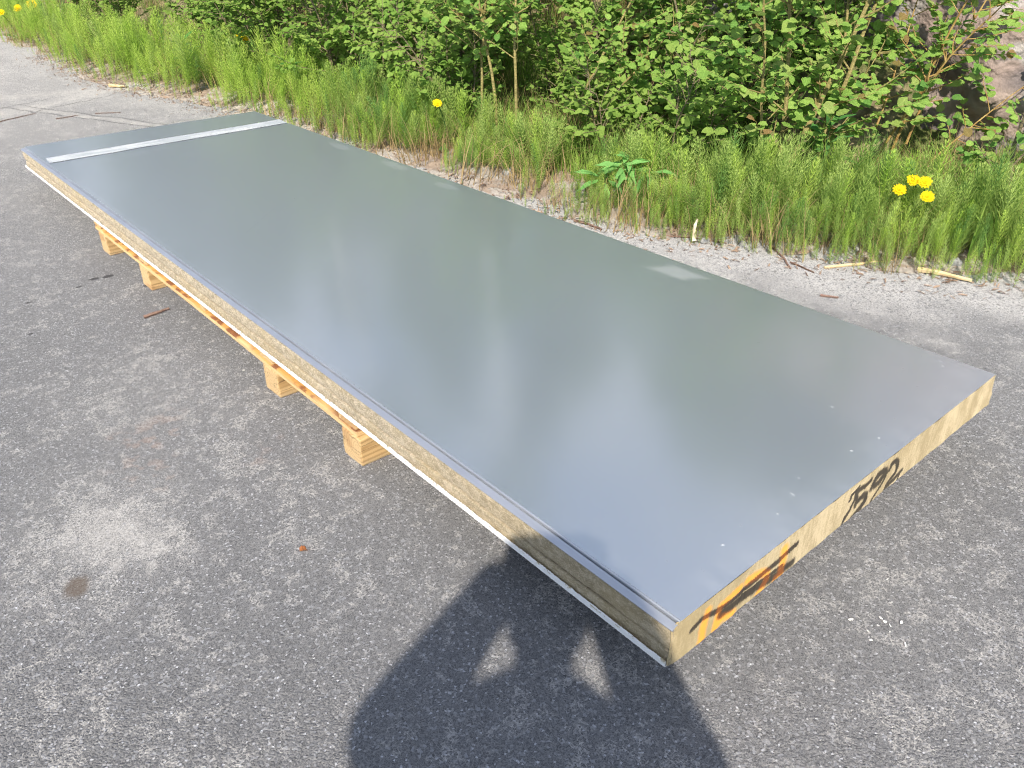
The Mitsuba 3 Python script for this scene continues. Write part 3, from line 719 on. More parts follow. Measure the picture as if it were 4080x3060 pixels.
# ------------------------------------------------------------------ rock face
ico = trimesh.creation.icosphere(subdivisions=6)
v = ico.vertices * np.array([2.7, 2.5, 2.5])
v = v + norm(v) * ((meshkit.fbm(v * 0.8, 4, 3) - 0.5) * 1.5 + (meshkit.fbm(v * 3.0, 4, 6) - 0.5) * 0.35)[:, None]
v = v @ np.array([[math.cos(.5), math.sin(.5), 0], [-math.sin(.5), math.cos(.5), 0], [0, 0, 1]]) + [7.3, 2.75, 0.55]
scene['rock_face'] = ply(tm((v, ico.faces)), 'm_rock', smooth=True)
lab('rock_face', 'reddish grey rock face in leaf shade at the upper right corner', 'rock')

# ------------------------------------------------------------------ horsetails
def horsetail(seed, whorls=22, young=0.0):
    r = np.random.default_rng(seed)
    zt = np.linspace(0.16, 0.99, whorls)
    bend = r.normal(0, 0.05, 2)
    ctr = lambda z: np.stack([bend[0] * z ** 2, bend[1] * z ** 2, z], -1)
    sv, sf = tube(ctr(np.linspace(0, 1, 7)), np.linspace(0.0055, 0.0018, 7), 4, False)
    vs, fs, o = [sv], [sf], len(sv)
    for w, z in enumerate(zt):
        prof = np.interp(z, [0.15, 0.3, 0.6, 0.85, 1.0], [0.05, 0.21, 0.25, 0.17, 0.04]) * (1 - 0.4 * young)
        n = 8
        a = np.arange(n) * 2 * np.pi / n + w * 0.35 + r.uniform(-.15, .15, n)
        L = prof * r.uniform(0.75, 1.2, n)
        el = np.radians(r.uniform(14, 34, n) + 22 * z)
        c = ctr(np.array([z]))[0]
        d1 = np.stack([np.cos(a) * np.cos(el), np.sin(a) * np.cos(el), np.sin(el)], -1)
        el2 = el + 0.45
        d2 = np.stack([np.cos(a) * np.cos(el2), np.sin(a) * np.cos(el2), np.sin(el2)], -1)
        side = np.stack([-np.sin(a), np.cos(a), 0 * a], -1) * 0.0045
        p0 = c[None] + 0 * d1
        p1 = p0 + d1 * (L * 0.55)[:, None]
        p2 = p1 + d2 * (L * 0.55)[:, None]
        vv = np.stack([p0 - side, p0 + side, p1 + side * .85, p1 - side * .85, p2], 1).reshape(-1, 3)
        b = np.arange(n)[:, None] * 5 + o
        fs.append(np.vstack([b + [0, 1, 2], b + [0, 2, 3], b + [3, 2, 4]]))
        vs.append(vv)
        o += len(vv)
    v = np.vstack(vs)
    return v, np.vstack(fs), np.stack([np.clip(v[:, 2], 0, 1), 0 * v[:, 2]], -1)


for s in range(4):
    for c, b in enumerate(('m_horsetail', 'm_horsetail_pale', 'm_horsetail_deep')):
        group(f'horsetail_{s}_{c}', horsetail(50 + s, 15 if s < 3 else 11, 0.0 if s < 3 else 0.6), b)


def in_view(x, y, z, mx=0.68, my=0.53):
    q = np.stack([x, y, z], -1) - CAM
    dp = q @ FWD
    return (dp > 0) & (np.abs(q @ np.cross(FWD, UP)) < dp * mx) & (np.abs(q @ UP) < dp * my)


r = np.random.default_rng(77)
ny_ = 10500
hy = r.uniform(0.2, 15.5, ny_)
hy = np.where(r.random(ny_) < 0.45, r.uniform(-1.6, 4.5, ny_), hy)
hd = r.beta(1.1, 1.5, ny_) * (0.50 + 0.40 * np.clip((hy - 4.5) / 2, 0, 1)) - 0.04
hx = edge_x(hy) + hd / np.where(hy < 2, 0.86, 1)
pt = np.stack([hx * 1.6, hy * 1.6, 0 * hx], -1)
dens = meshkit.fbm(pt, 3, 41)
gap = (np.abs(hy - 3.0) < 0.45) & (hd < 0.20)                      # the sparse sandy stretch beside the panel
keep = in_view(hx, hy, 0.1 + 0 * hx, 1.1, 0.7) & (((dens > 0.36) | ((hy > 3.3) & (hy < 6) & (dens > .33))) | (hy < 1.75)) & (r.random(ny_) < 0.43) & ~(gap & (r.random(ny_) < 0.8)) & ~((hd > 0.5) & (r.random(ny_) < 0.4))
hx, hy, hd, dens = hx[keep], hy[keep], hd[keep], dens[keep]
hh = (0.10 + (0.15 + 0.03 * (hy > 4.5)) * np.clip(hd / 0.22, 0, 1)) * (0.75 + 0.6 * meshkit.fbm(pt[keep] * 1.7 + 9, 2, 44)) * r.uniform(0.50, 1.42, len(hx)) * np.where(hy > 5.5, 1.12, 1.0)
hh = np.where((np.abs(hy - 3.0) < 0.9) & (hd < 0.3), hh * 0.62, hh)
hz = bank_z(hx, hy) - 0.01
az = r.uniform(0, 2 * np.pi, len(hx))
tx_, ty_ = r.normal(0, 0.15, (2, len(hx)))
zax = norm(np.stack([tx_, ty_, 0 * tx_ + 1], -1))
xax = norm(np.cross(np.stack([-np.sin(az), np.cos(az), 0 * az], -1), zax))
M = rots(xax, np.cross(zax, xax), zax)
M[:, :3, :3] *= hh[:, None, None]
M[:, :3, 3] = np.stack([hx, hy, hz], -1)
for i in range(len(hx)):
    far_c = 1 if (hy[i] > 4.8 and r.random() < 0.75) or r.random() < 0.25 else (2 if r.random() < .3 else 0)
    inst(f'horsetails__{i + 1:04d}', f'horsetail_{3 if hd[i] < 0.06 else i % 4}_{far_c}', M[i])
lab('horsetails', 'dense band of bright green horsetails along the edge of the asphalt', 'horsetail', kind='stuff')


# ------------------------------------------------------------------ grass on the bank
def tuft(seed, n, h, wid, lean):
    r = np.random.default_rng(seed)
    vs, fs, o = [], [], 0
    for _ in range(n):
        a, s = r.uniform(0, 2 * np.pi), r.uniform(0.55, 1.1)
        dx = np.array([math.cos(a), math.sin(a), 0])
        side = np.array([-math.sin(a), math.cos(a), 0]) * wid
        l = r.uniform(0.2, 1.0) * lean
        p0 = np.array([r.normal(0, .05), r.normal(0, .05), 0])
        t = np.linspace(0, 1, 5)
        c = p0 + dx * (l * t ** 1.8)[:, None] * h * s + np.array([0, 0, 1]) * (t * (1 - 0.35 * l * t ** 2))[:, None] * h * s
        w = (1 - t * 0.93)[:, None]
        vv = np.vstack([c - side * w, c + side * w])
        fs += [np.array([[i, i + 1, 6 + i], [i, 6 + i, 5 + i]]) + o for i in range(4)]
        vs.append(vv)
        o += 10
    v = np.vstack(vs)
    return v, np.vstack(fs), np.full((len(v), 2), 0.5)


for s in range(3):
    group(f'tuft_green_{s}', tuft(90 + s, 26, 0.30, 0.0022, 0.8), 'm_grass')
    group(f'tuft_straw_{s}', tuft(95 + s, 26, 0.28, 0.0020, 1.1), 'm_straw')
r = np.random.default_rng(123)
for name, n, kind in (('green_grass', 3600, 'green'), ('dry_grass', 4200, 'straw')):
    gy = r.uniform(-3.0, 17, n)
    gy = np.where(r.random(n) < 0.45, r.uniform(-0.5, 5, n), gy)
    gd = (0.48 if kind == 'green' else 0.72) + 6.5 * r.random(n) ** 1.7
    gx = edge_x(gy) + gd / np.where(gy < 2, 0.86, 1)
    if kind == 'straw':
        k = 170
        gd[:k] = r.uniform(0.0, 0.5, k)
        gx[:k] = edge_x(gy[:k]) + gd[:k] / np.where(gy[:k] < 2, 0.86, 1)
    de = meshkit.fbm(np.stack([gx * .9, gy * .9, 0 * gx], -1), 3, 61 if kind == 'green' else 65)
    ok = (de > 0.38) & in_view(gx, gy, 0.4 + bank_z(gx, gy), 1.1, 0.75)
    gx, gy = gx[ok], gy[ok]
    gz = bank_z(gx, gy) - 0.02
    for i in range(len(gx)):
        a, s = r.uniform(0, 360), r.uniform(0.6, 1.35)
        inst(f'{name}__{i + 1:04d}', f'tuft_{kind}_{i % 3}', (T().translate([gx[i], gy[i], gz[i]]) @ T().rotate([0, 0, 1], a) @ T().rotate([1, 0, 0], r.uniform(-14, 14)) @ T().scale(s)).matrix)
lab('green_grass', 'green grass growing between the shrubs on the bank', 'grass', kind='stuff')
lab('dry_grass', 'dry straw-coloured grass covering the bank behind the shrubs', 'grass', kind='stuff')

# ------------------------------------------------------------------ leaf litter and grit along the verge
r = np.random.default_rng(31)
n = 3400
ly = r.uniform(0.6, 9.5, n)
ld = r.normal(0.0, 0.09, n) - np.where((ly > 3.2) & (ly < 5.6), 0.06, 0)
lx = edge_x(ly) + ld / np.where(ly < 2, 0.86, 1)
up = norm(np.stack([r.normal(0, .35, n), r.normal(0, .35, n), np.ones(n)], -1))
a = r.uniform(0, 2 * np.pi, n)
xa = norm(np.cross(np.stack([-np.sin(a), np.cos(a), 0 * a], -1), up))
M = rots(xa, np.cross(up, xa), up)
M[:, :3, 0] *= r.uniform(.008, .030, n)[:, None]
M[:, :3, 1] *= r.uniform(.003, .010, n)[:, None]
M[:, :3, 2] *= 0.01
M[:, :3, 3] = np.stack([lx, ly, np.maximum(bank_z(lx, ly), 0) + 0.004], -1)
chip = (np.array([[-.5, -.4, 0], [.5, -.3, .1], [.55, .3, 0.15], [-.1, .5, .2], [-.5, .35, 0]]), np.array([[0, 1, 2], [0, 2, 3], [0, 3, 4]]), np.full((5, 2), .5))
v, f, uv = stamp(chip, M)
scene['leaf_litter'] = ply(tm((v, f)), 'm_litter')
lab('leaf_litter', 'reddish brown leaf litter and bark chips along the edge of the asphalt', 'litter', kind='stuff')
n = 1500
gy = r.uniform(-0.6, 6.5, n)
gx = edge_x(gy) - np.abs(r.normal(0, 0.45, n)) + 0.05
gx = np.where(r.random(n) < 0.3, r.uniform(-0.6, 3.2, n), gx)
nug = trimesh.creation.icosphere(subdivisions=0)
M = rots(*(norm(r.normal(0, 1, (3, n, 3)))))
M[:, :3, :3] *= r.uniform(.0012, .0042, n)[:, None, None]
M[:, :3, 3] = np.stack([gx, gy, 0.002 + 0 * gx], -1)
v, f, uv = stamp((np.array(nug.vertices), np.array(nug.faces), np.zeros((12, 2))), M)
scene['grit'] = ply(tm((v, f)), 'm_stone')
lab('grit', 'loose stone grit scattered over the asphalt', 'grit', kind='stuff')
n = 14
cc = np.array([[1.327, .405], [1.30, .398], [1.265, .393], [1.40, .44], [1.285, .36]])[r.integers(0, 5, n)] + r.normal(0, .018, (n, 2))
M = rots(*(norm(r.normal(0, 1, (3, n, 3)))))
M[:, :3, :3] *= r.uniform(.0012, .0045, n)[:, None, None]
M[:, :3, 0] *= r.uniform(1, 2.2, n)[:, None]
M[:, 2, :3] *= 0.4
M[:, :3, 3] = np.stack([cc[:, 0], cc[:, 1], 0.002 + 0 * cc[:, 0]], -1)
v, f, uv = stamp((np.array(nug.vertices), np.array(nug.faces), np.zeros((12, 2))), M)
scene['white_chips'] = ply(tm((v, f)), 'm_pebble')
lab('white_chips', 'small white chips scattered on the asphalt right of the panel end', 'chips', kind='stuff')


# ------------------------------------------------------------------ dandelions and weeds
def flower_head(pos, facing, rad, seed):
    r = np.random.default_rng(seed)
    parts = []
    fz = norm(np.asarray(facing, float))
    fx = norm(np.cross([0.3, 0.1, 1.0], fz))
    fy = np.cross(fz, fx)
    for ring, (n, rr, el) in enumerate(((34, 1.0, 0.12), (26, 0.75, 0.45), (18, 0.5, 0.85), (10, .28, 1.2))):
        for k in range(n):
            a = 2 * np.pi * (k + r.uniform(-.3, .3)) / n + ring
            L = rad * rr * r.uniform(.85, 1.1)
            d = (math.cos(a) * fx + math.sin(a) * fy) * math.cos(el) + fz * math.sin(el)
            s = (-math.sin(a) * fx + math.cos(a) * fy) * rad * 0.085
            p0, p1 = pos + fz * 0.001 * ring, pos + d * L
            parts.append((np.array([p0 - s * .4, p0 + s * .4, p0 + (p1 - p0) * .7 + s, p1 + s * .6, p1 - s * .6, p0 + (p1 - p0) * .7 - s]), np.array([[0, 1, 2], [0, 2, 5], [5, 2, 3], [5, 3, 4]])))
    return tm(join(parts))


def dandelion(key, heads, foot, rad, label, seed):
    r = np.random.default_rng(seed)
    lab(key, label, 'dandelion')
    fz = float(bank_z(foot[0], foot[1]))
    for i, h in enumerate(heads):
        h = np.array(h, float)
        sfx = '' if i == 0 else f'_{i:03d}'
        t = np.linspace(0, 1, 7)[:, None]
        f0 = np.array([foot[0] + r.normal(0, .015), foot[1] + r.normal(0, .015), fz - .01])
        line = f0 + (h - f0) * t + np.array([0, 0, 0.05]) * np.sin(np.pi * t)
        scene[f'{key}__flower{sfx}'] = ply(flower_head(h, (CAM - h) * .5 / np.linalg.norm(CAM - h) + SUN * .5 + np.array([0, 0, .35]) + r.normal(0, .12, 3), rad, seed + i), 'm_petal')
        scene[f'{key}__stem{sfx}'] = ply(tm(tube(line - [0, 0, .004], [.0022] * 7, 5)), 'm_weed', smooth=40)
    n = 7
    a = np.linspace(0, 6.28, n, endpoint=False) + r.uniform(0, 1)
    al = np.stack([np.cos(a), np.sin(a), .5 + 0 * a], -1)
    m = leaf_mats(np.tile([foot[0], foot[1], fz], (n, 1)), al, np.full(n, .13), r, .2)
    m[:, :3, 1] *= 1.3
    v, f, uv = stamp(BLADE, m)
    scene[key + '__leaf'] = ply(tm((v, f)), 'm_weed', smooth=True, uv=uv)


dandelion('dandelion', [(3.215, 1.335, .303), (3.215, 1.29, .306), (3.16, 1.355, .272), (3.135, 1.235, .278)], (3.42, 1.36), .026, 'dandelion with four bright yellow flowers at the right of the verge', 300)
dandelion('dandelion_001', [(2.70, 3.755, .308)], (2.84, 3.85), .026, 'single dandelion flower above the horsetails beside the middle of the panel', 310)
dandelion('dandelion_002', [(2.756, 6.336, .42), (2.80, 6.36, .375)], (2.72, 6.40), .034, 'tall dandelion standing against the shrubs behind the far end of the panel', 320)
dandelion('dandelion_003', [(2.53, 11.45, .31), (2.50, 11.35, .29)], (2.6, 11.5), .060, 'largest of the far yellow dandelions in the top left corner', 330)
dandelion('dandelion_004', [(2.29, 11.05, .31)], (2.4, 11.1), .045, 'second yellow dandelion from the top left corner', 340)
dandelion('dandelion_005', [(2.05, 10.75, .305)], (2.2, 10.9), .045, 'yellow dandelion touching the left edge of the photo', 350)


def weed(key, foot, h, kind, label, seed, cat='plant', n=26, ll=.10, bsdf='m_weed'):
    r = np.random.default_rng(seed)
    lab(key, label, cat)
    b = np.array([foot[0], foot[1], float(bank_z(foot[0], foot[1])) - .01])
    line = bent(b, (r.normal(0, .1), r.normal(0, .1), 1), h, r, 8, .04)
    scene[key + '__stem'] = ply(tm(tube(line, np.linspace(.004, .0015, 8), 5)), 'm_weed', smooth=40)
    if kind == 'palm':
        cs = [line[-1], line[-2] + [.07, -.09, .01], line[-3] + [-.05, .05, 0], line[-2] + [.09, .03, .03]]
        pos, al = [], []
        for c in cs:
            for k in range(11):
                a = 2 * np.pi * k / 11 + r.uniform(-.1, .1)
                pos.append(c)
                al.append([math.cos(a), math.sin(a), .15])
        pos, al = np.array(pos), np.array(al)
    else:
        t = np.linspace(.25, 1, n)
        pos = np.array([line[min(int(s * 7), 6)] + (line[min(int(s * 7), 6) + 1] - line[min(int(s * 7), 6)]) * (s * 7 - min(int(s * 7), 6)) for s in t])
        a = np.arange(n) * 2.4
        al = np.stack([np.cos(a), np.sin(a), .45 + .4 * t], -1)
    m = leaf_mats(pos, al, ll * r.uniform(.75, 1.15, len(pos)), r, .35)
    v, f, uv = stamp(BLADE, m)
    for k, i in enumerate(range(len(pos))):
        scene[key + '__leaf' + ('' if k == 0 else f'_{k:03d}')] = ply(tm((np.array(BLADE[0]) @ m[i][:3, :3].T + m[i][:3, 3], BLADE[1])), bsdf, smooth=True, uv=BLADE[2])


weed('lupin_plant', (2.80, 2.50), .20, 'palm', 'bright green plant with finger-like drooping leaves among the horsetails', 400, ll=.135, bsdf='m_lupin')
weed('willowherb', (3.70, 1.98), .36, 'spiral', 'upright narrow-leaved plant in front of the tall olive-stemmed alder', 410, n=24, ll=.12)
weed('willowherb_001', (2.75, 5.6), .30, 'spiral', 'narrow-leaved plant behind the far right corner of the panel', 420, n=22, ll=.10)
weed('willowherb_002', (2.82, 4.25), .42, 'spiral', 'small upright plant with broad leaves right of the dark hollow', 430, n=20, ll=.10)
weed('willowherb_003', (2.55, 6.9), .34, 'spiral', 'pale green narrow-leaved plant among the far horsetails', 440, n=22, ll=.12)
lab('tall_grass', 'tall arching grass blades beside the four yellow dandelions', 'grass', kind='stuff')
r = np.random.default_rng(9)
blades = []
for (x, y, h, n) in ((3.45, 1.02, .42, 12), (3.50, 1.20, .50, 8), (3.30, 1.12, .36, 10), (3.62, 1.35, .45, 8), (2.83, 5.05, .35, 8), (2.70, 6.0, .36, 9), (3.42, 2.25, .3, 8)):
    for _ in range(n):
        a = r.uniform(0, 6.28)
        l = r.uniform(.25, .8)
        t = np.linspace(0, 1, 8)
        b = np.array([x + r.normal(0, .05), y + r.normal(0, .05), float(bank_z(x, y)) - .01])
        hh_ = h * r.uniform(.6, 1.15)
        c = b + np.array([math.cos(a), math.sin(a), 0]) * (l * t ** 2)[:, None] * hh_ + np.array([0, 0, 1]) * (t * (1 - .4 * l * t ** 2))[:, None] * hh_
        s = np.array([-math.sin(a), math.cos(a), 0]) * .0042
        w = np.sin(np.pi * np.clip(t * .85 + .15, 0, 1))[:, None]
        blades.append((np.vstack([c - s * w, c + s * w]), np.vstack([[[i, i + 1, 9 + i], [i, 9 + i, 8 + i]] for i in range(7)])))
v, f = join(blades)
scene['tall_grass'] = ply(tm((v, f)), 'm_grass', smooth=True, uv=np.full((len(v), 2), .5))


# ------------------------------------------------------------------ twigs, sticks, scraps on the ground
def stick(key, pts, rad, bsdf, label, cat='twig', seed=0, sides=6):
    r = np.random.default_rng(seed)
    pts = np.array([[*p, 0] if len(p) == 2 else p for p in pts], float)
    t = np.linspace(0, 1, 10)
    k = np.linspace(0, 1, len(pts))
    line = np.stack([np.interp(t, k, pts[:, i]) for i in range(3)], -1)
    L = np.linalg.norm(line[-1] - line[0])
    line[:, :2] += r.normal(0, .012 * L, (10, 2))
    line[:, 2] += rad
    scene[key] = ply(tm(tube(line, rad * np.linspace(1, .6, 10) * r.uniform(.85, 1.15, 10), sides)), bsdf, smooth=40)
    lab(key, label, cat)


stick('twig', [(.69, 2.765), (.735, 2.77), (.783, 2.778)], .0062, 'm_twig_pink', 'short reddish brown twig on the asphalt near the left pallet block', seed=1)
stick('twig_001', [(1.0, 6.50), (1.15, 6.58), (1.30, 6.65)], .0032, 'm_twig', 'thin dark twig at the left edge of the photo on the far asphalt', seed=2)
stick('twig_002', [(1.61, 6.36), (1.66, 6.33), (1.76, 6.27)], .0032, 'm_twig', 'dark forked twig on the asphalt beyond the tape strip, right of a similar one', seed=3)
stick('twig_003', [(1.36, 6.36), (1.44, 6.36), (1.51, 6.38)], .0032, 'm_twig', 'dark bent twig between two others on the far asphalt', seed=4)
stick('twig_004', [(2.522, 2.494), (2.53, 2.41), (2.527, 2.325)], .006, 'm_twig', 'dark curved twig on the sand right beside the panel edge', seed=5)
stick('twig_005', [(2.81, 1.56), (2.80, 1.50), (2.785, 1.44)], .004, 'm_twig', 'small dark twig lying below the long straw stalk', seed=6)
stick('twig_006', [(2.915, 1.733), (2.84, 1.62), (2.76, 1.53)], .005, 'm_twig_pink', 'brown twig leaning from the horsetails onto the sand', seed=7)
stick('twig_007', [(2.66, 2.13), (2.75, 1.98), (2.80, 1.86)], .004, 'm_twig_pink', 'thin reddish twig below the bleached wood splinter', seed=8)
stick('straw_stalk', [(2.86, 1.44), (3.0, 1.365), (3.14, 1.285)], .006, 'm_strawwood', 'long pale straw stalk at the foot of the horsetails', 'stalk', seed=9)
stick('wood_strip', [(3.10, 1.19), (3.13, 1.09), (3.14, 1.0)], .011, 'm_strawwood', 'flat tan wood strip near the right end of the verge', 'wood', seed=10)
stick('wood_sliver', [(2.61, 1.31), (2.64, 1.255)], .005, 'm_twig_pink', 'small pinkish wood sliver alone on the pale asphalt', 'wood', seed=11)
stick('wood_scrap', [(2.02, 7.32), (2.10, 7.2)], .014, 'm_strawwood', 'orange brown wood scrap at the foot of the far horsetails', 'wood', seed=12)
stick('bleached_splinter', [(2.70, 1.96, 0), (2.72, 1.975, .05), (2.75, 1.99, .075)], .009, 'm_bleached', 'bleached white wood splinter standing upright at the verge', 'wood', seed=13)
stick('bleached_splinter_001', [(2.88, 3.14, 0), (2.90, 3.17, .045), (2.91, 3.20, .09)], .012, 'm_bleached', 'pale upright wood splinter left of the finger-leaved plant', 'wood', seed=14)
n = 26
lp, lf, lu = LEAVES[1]
scene['fallen_leaf'] = ply(tm((lp * [.022, .020, .06] + [.52, 1.33, .004], lf)), 'm_leaf_orange', smooth=True)
lab('fallen_leaf', 'small orange leaf scrap on the asphalt left of the shadow', 'leaf')
st = trimesh.creation.icosphere(subdivisions=3)
for i, (x, y, s, text) in enumerate(((2.78, 3.24, .045, 'blue grey stone at the verge left of the pale splinter'), (2.74, 1.93, .022, 'small grey stone on the sand by the bleached splinter'), (3.26, 1.12, .035, 'grey stone under the horsetails near the right edge'))):
    v = st.vertices * np.array([s, s * .8, s * .7])
    v = v * (0.75 + 0.5 * meshkit.fbm(v * 30 + i * 7, 3, 4))[:, None] + [x, y, s * .35]
    scene['stone' + ('' if i == 0 else f'_{i:03d}')] = ply(tm((v, st.faces)), 'm_stone', smooth=True)
    lab('stone' + ('' if i == 0 else f'_{i:03d}'), text, 'stone')

# ------------------------------------------------------------------ trees on top of the bank (seen mirrored in the steel)
BARE = 2                                        # the first two are slim birches with bare pale trunks
TREES = [(4.55, 8.95, 6.0), (6.3, 7.9, 7.4), (4.3, 14.5, 3.2), (5.4, 16.5, 4.2), (3.6, 18.5, 3.6), (6.4, 15.5, 4.6), (7.2, 15.8, 4.9), (5.7, 13.0, 3.7), (4.9, 15.4, 3.6), (9.6, 4.2, 6.6), (9.2, 6.6, 7.0), (8.8, 8.9, 7.4), (8.0, 11.2, 7.2), (11.6, 8.2, 8.0), (11.0, 3.2, 6.5), (7.4, 13.6, 6.2), (12.5, 12.0, 9.0), (9.8, 15.0, 8.0), (8.6, 5.4, 5.6), (10.4, 5.6, 7.2), (13.0, 5.6, 8.2)]
r = np.random.default_rng(55)
for i, (x, y, h) in enumerate(TREES):
    key = 'birch_tree' + ('' if i == 0 else f'_{i:03d}')
    h *= .76 if i > 8 else (1.2 if i >= BARE else 1.0)
    b = np.array([x, y, float(bank_z(x, y)) - .2])
    line = bent(b, (r.normal(0, .05), r.normal(0, .05), 1), h, r, 10, .03)
    limbs, tips = [tube(line, np.linspace(.11, .02, 10) if i >= BARE else np.linspace(.05, .02, 10), 9)], []
    for t in np.sort(r.uniform(.22 if i >= BARE else .72, .98, 46 if i >= BARE else 16)):
        j = min(int(t * 9), 8)
        p0 = line[j] + (line[j + 1] - line[j]) * (t * 9 - j)
        a = r.uniform(0, 6.28)
        L = h * .24 * (1.2 - t) + .25
        br = bent(p0, (math.cos(a), math.sin(a), .75), L, r, 6, .12, -.03)
        limbs.append(tube(br, np.linspace(.022, .005, 6), 5))
        for s in r.uniform(.2, 1.05, 34):
            q = min(int(s * 5), 4)
            tips.append(br[q] + (br[q + 1] - br[q]) * (s * 5 - q) + r.normal(0, .16, 3))
    tips = np.array(tips)
    m = leaf_mats(tips, norm(r.normal(0, 1, (len(tips), 3))), r.uniform(.10, .19, len(tips)), r, .3)
    v, f, uv = stamp(SMALL[i % 2], m)
    scene[key + '__trunk'] = ply(tm(join(limbs)), 'm_birch' if i >= BARE else 'm_birch_pale', smooth=40)
    scene[key + '__crown'] = ply(tm((v, f)), 'm_leaf_tree', smooth=True, uv=uv)
    if i < BARE:
        lab(key, ('slim pale-barked birch mirrored as a light streak in the far part of the panel', 'slim pale-barked birch mirrored as a light streak in the middle of the panel')[i], 'tree')
    else:
        lab(key, 'green leafy tree above the bank, mirrored in the steel top of the panel', 'tree', 'trees above the bank, seen only mirrored in the panel')

# ------------------------------------------------------------------ the photographer (casts the shadow in the foreground)
Fv, Lv, Uv = np.array([.722, .692, 0]), np.array([-.692, .722, 0]), np.array([0, 0, 1.0])


def bp(s, p, z):
    return Fv * s + Lv * p + Uv * z


def chain(pairs):
    """Hull of the spheres at each bone's ends, all joined and smoothed."""
    tot = None
    for (a, ra), (b, rb) in pairs:
        A, B = m3.Manifold.sphere(ra, 20).translate(a.tolist()), m3.Manifold.sphere(rb, 20).translate(b.tolist())
        hll = m3.Manifold.batch_hull([A, B])
        tot = hll if tot is None else tot + hll
    return tot


def skin(man, edge=.02, it=8):
    man = man.refine_to_length(edge)
    g = man.to_mesh()
    t = trimesh.Trimesh(g.vert_properties[:, :3], g.tri_verts, process=True)
    trimesh.smoothing.filter_taubin(t, lamb=.5, nu=.52, iterations=it)
    return t


C0 = .045
hip, chest, neck0, head = bp(-.46, C0, .60), bp(-.36, C0, .98), bp(-.285, C0, 1.14), bp(-.235, C0, 1.285)
RIGHT = np.cross(FWD, UP)
ph_c = CAM - FWD * .016 - RIGHT * .045
handL, handR = ph_c - RIGHT * .088 - UP * .03, ph_c + RIGHT * .088 - UP * .03
shL, shR = bp(-.34, C0 + .175, 1.085), bp(-.34, C0 - .175, 1.075)
elL, elR = bp(-.13, C0 + .250, .91), bp(-.13, C0 - .240, .88)
torso = [((hip, .135), (chest, .145)), ((bp(-.46, C0 + .08, .55), .11), (bp(-.36, C0 + .09, .95), .115)), ((bp(-.46, C0 - .08, .55), .11), (bp(-.36, C0 - .09, .95), .115)), ((chest, .13), (neck0 - Uv * .03, .07)), ((shL, .066), (shR, .066))]
arms = [((shL, .084), (elL, .078)), ((elL, .078), (handL + (elL - handL) * .15, .054)), ((shR, .082), (elR, .078)), ((elR, .078), (handR + (elR - handR) * .15, .052)), ((shL + Uv * .01, .055), (neck0, .056)), ((shR + Uv * .0, .05), (neck0, .056))]
legs = []
for sgn in (1, -1):
    hp, kn, an, toe = bp(-.45, C0 + sgn * .10, .53), bp(-.28, C0 + sgn * .12, .075), bp(-.70, C0 + sgn * .12, .07), bp(-.82, C0 + sgn * .12, .035)
    legs += [((hp, .10), (kn, .068)), ((kn, .068), (an, .045)), ((an, .045), (toe, .034))]
core = [((neck0 - Uv * .06, .062), (neck0 + Fv * .02 + Uv * .05, .056)), ((head, .088), (head + Fv * .02 - Uv * .05, .068)), ((head + Uv * .03, .09), (head - Fv * .035 + Uv * .02, .086)), ((head + Fv * .085 - Uv * .02, .015), (head + Fv * .10 - Uv * .035, .012))]
for sgn in (1, -1):
    core.append(((head + Lv * sgn * .085, .016), (head + Lv * sgn * .09 - Uv * .02, .012)))
hands = []
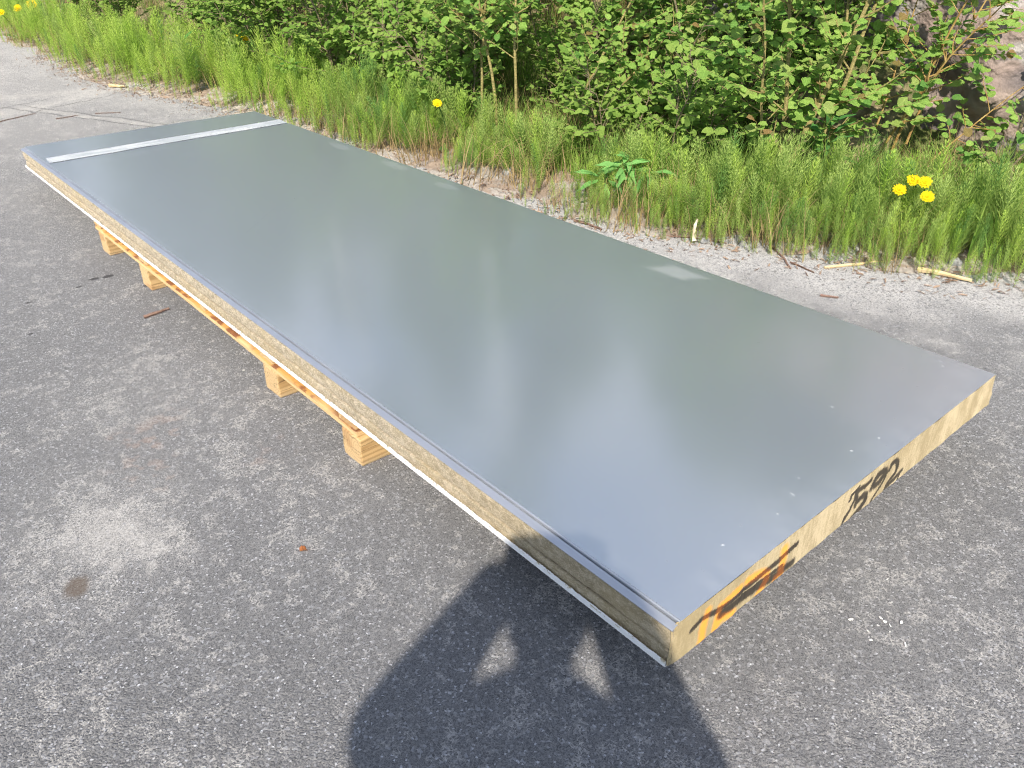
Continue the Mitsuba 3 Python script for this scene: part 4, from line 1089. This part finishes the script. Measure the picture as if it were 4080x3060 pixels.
for sgn, hd_, el_ in ((-1, handL, elL), (1, handR, elR)):
    out = RIGHT * sgn
    wr = hd_ + (el_ - hd_) * .16
    hands += [((wr, .028), (hd_, .024)), ((hd_, .022), (hd_ + UP * .035, .018))]
    for k in range(4):
        b0 = hd_ + UP * (.045 - .022 * k) + out * .004
        b1 = b0 + FWD * .012 + out * .004
        hands += [((hd_ + UP * (.03 - .018 * k), .010), (b0, .009)), ((b0, .009), (b1, .0085)), ((b1, .0085), (b1 - out * (.012 + .002 * k) + FWD * .004, .008))]
    th = hd_ + UP * .01 - FWD * .03
    hands += [((hd_, .013), (th, .0115)), ((th, .011), (th - out * .035 + UP * .015, .0095))]
pk = 'person'
lab(pk, 'person kneeling behind the camera, only the shadow with both arms raised is visible', 'person')
scene['m_skin'] = mat((0.50, 0.30, 0.21), (0.58, 0.36, 0.26), 20, 0.55)
scene['m_jacket'] = mat((0.04, 0.05, 0.07), (0.06, 0.07, 0.10), 40, 0.85)
scene['m_trousers'] = mat((0.05, 0.05, 0.05), (0.09, 0.085, 0.08), 40, 0.85)
scene['m_hair'] = mat((0.05, 0.03, 0.02), (0.09, 0.06, 0.04), 90, 0.6)
scene['m_phone'] = two({'type': 'principled', 'base_color': {'type': 'rgb', 'value': (0.03, 0.03, 0.035)}, 'roughness': 0.25})
scene[pk + '__body'] = ply(skin(chain(core + hands + [((bp(-.46, C0, .6), .10), (bp(-.36, C0, .95), .10)), ((chest, .08), (neck0, .055))] + [((a, ra * .58), (b, rb * .58)) for (a, ra), (b, rb) in arms + legs]), .008, 4), 'm_skin', smooth=True)
scene[pk + '__jacket'] = ply(skin(chain(torso + arms)), 'm_jacket', smooth=True)
scene[pk + '__trousers'] = ply(skin(chain([((hip, .14), (hip + Uv * .04, .14))] + legs)), 'm_trousers', smooth=True)
scene[pk + '__hair'] = ply(skin(chain([((head + Uv * .04 - Fv * .02, .093), (head - Fv * .045 + Uv * .015, .088))]), .012, 4), 'm_hair', smooth=True)
ph = rbox(-.08, .08, -.0375, .0375, -.0045, .0045, .003)
Mp = np.eye(4)
Mp[:3, 0], Mp[:3, 1], Mp[:3, 2], Mp[:3, 3] = RIGHT, UP, -FWD, ph_c
ph.apply_transform(Mp)
scene['phone'] = ply(ph, 'm_phone', smooth=30)
lab('phone', 'dark phone held up level in both hands of the person behind the camera', 'phone')
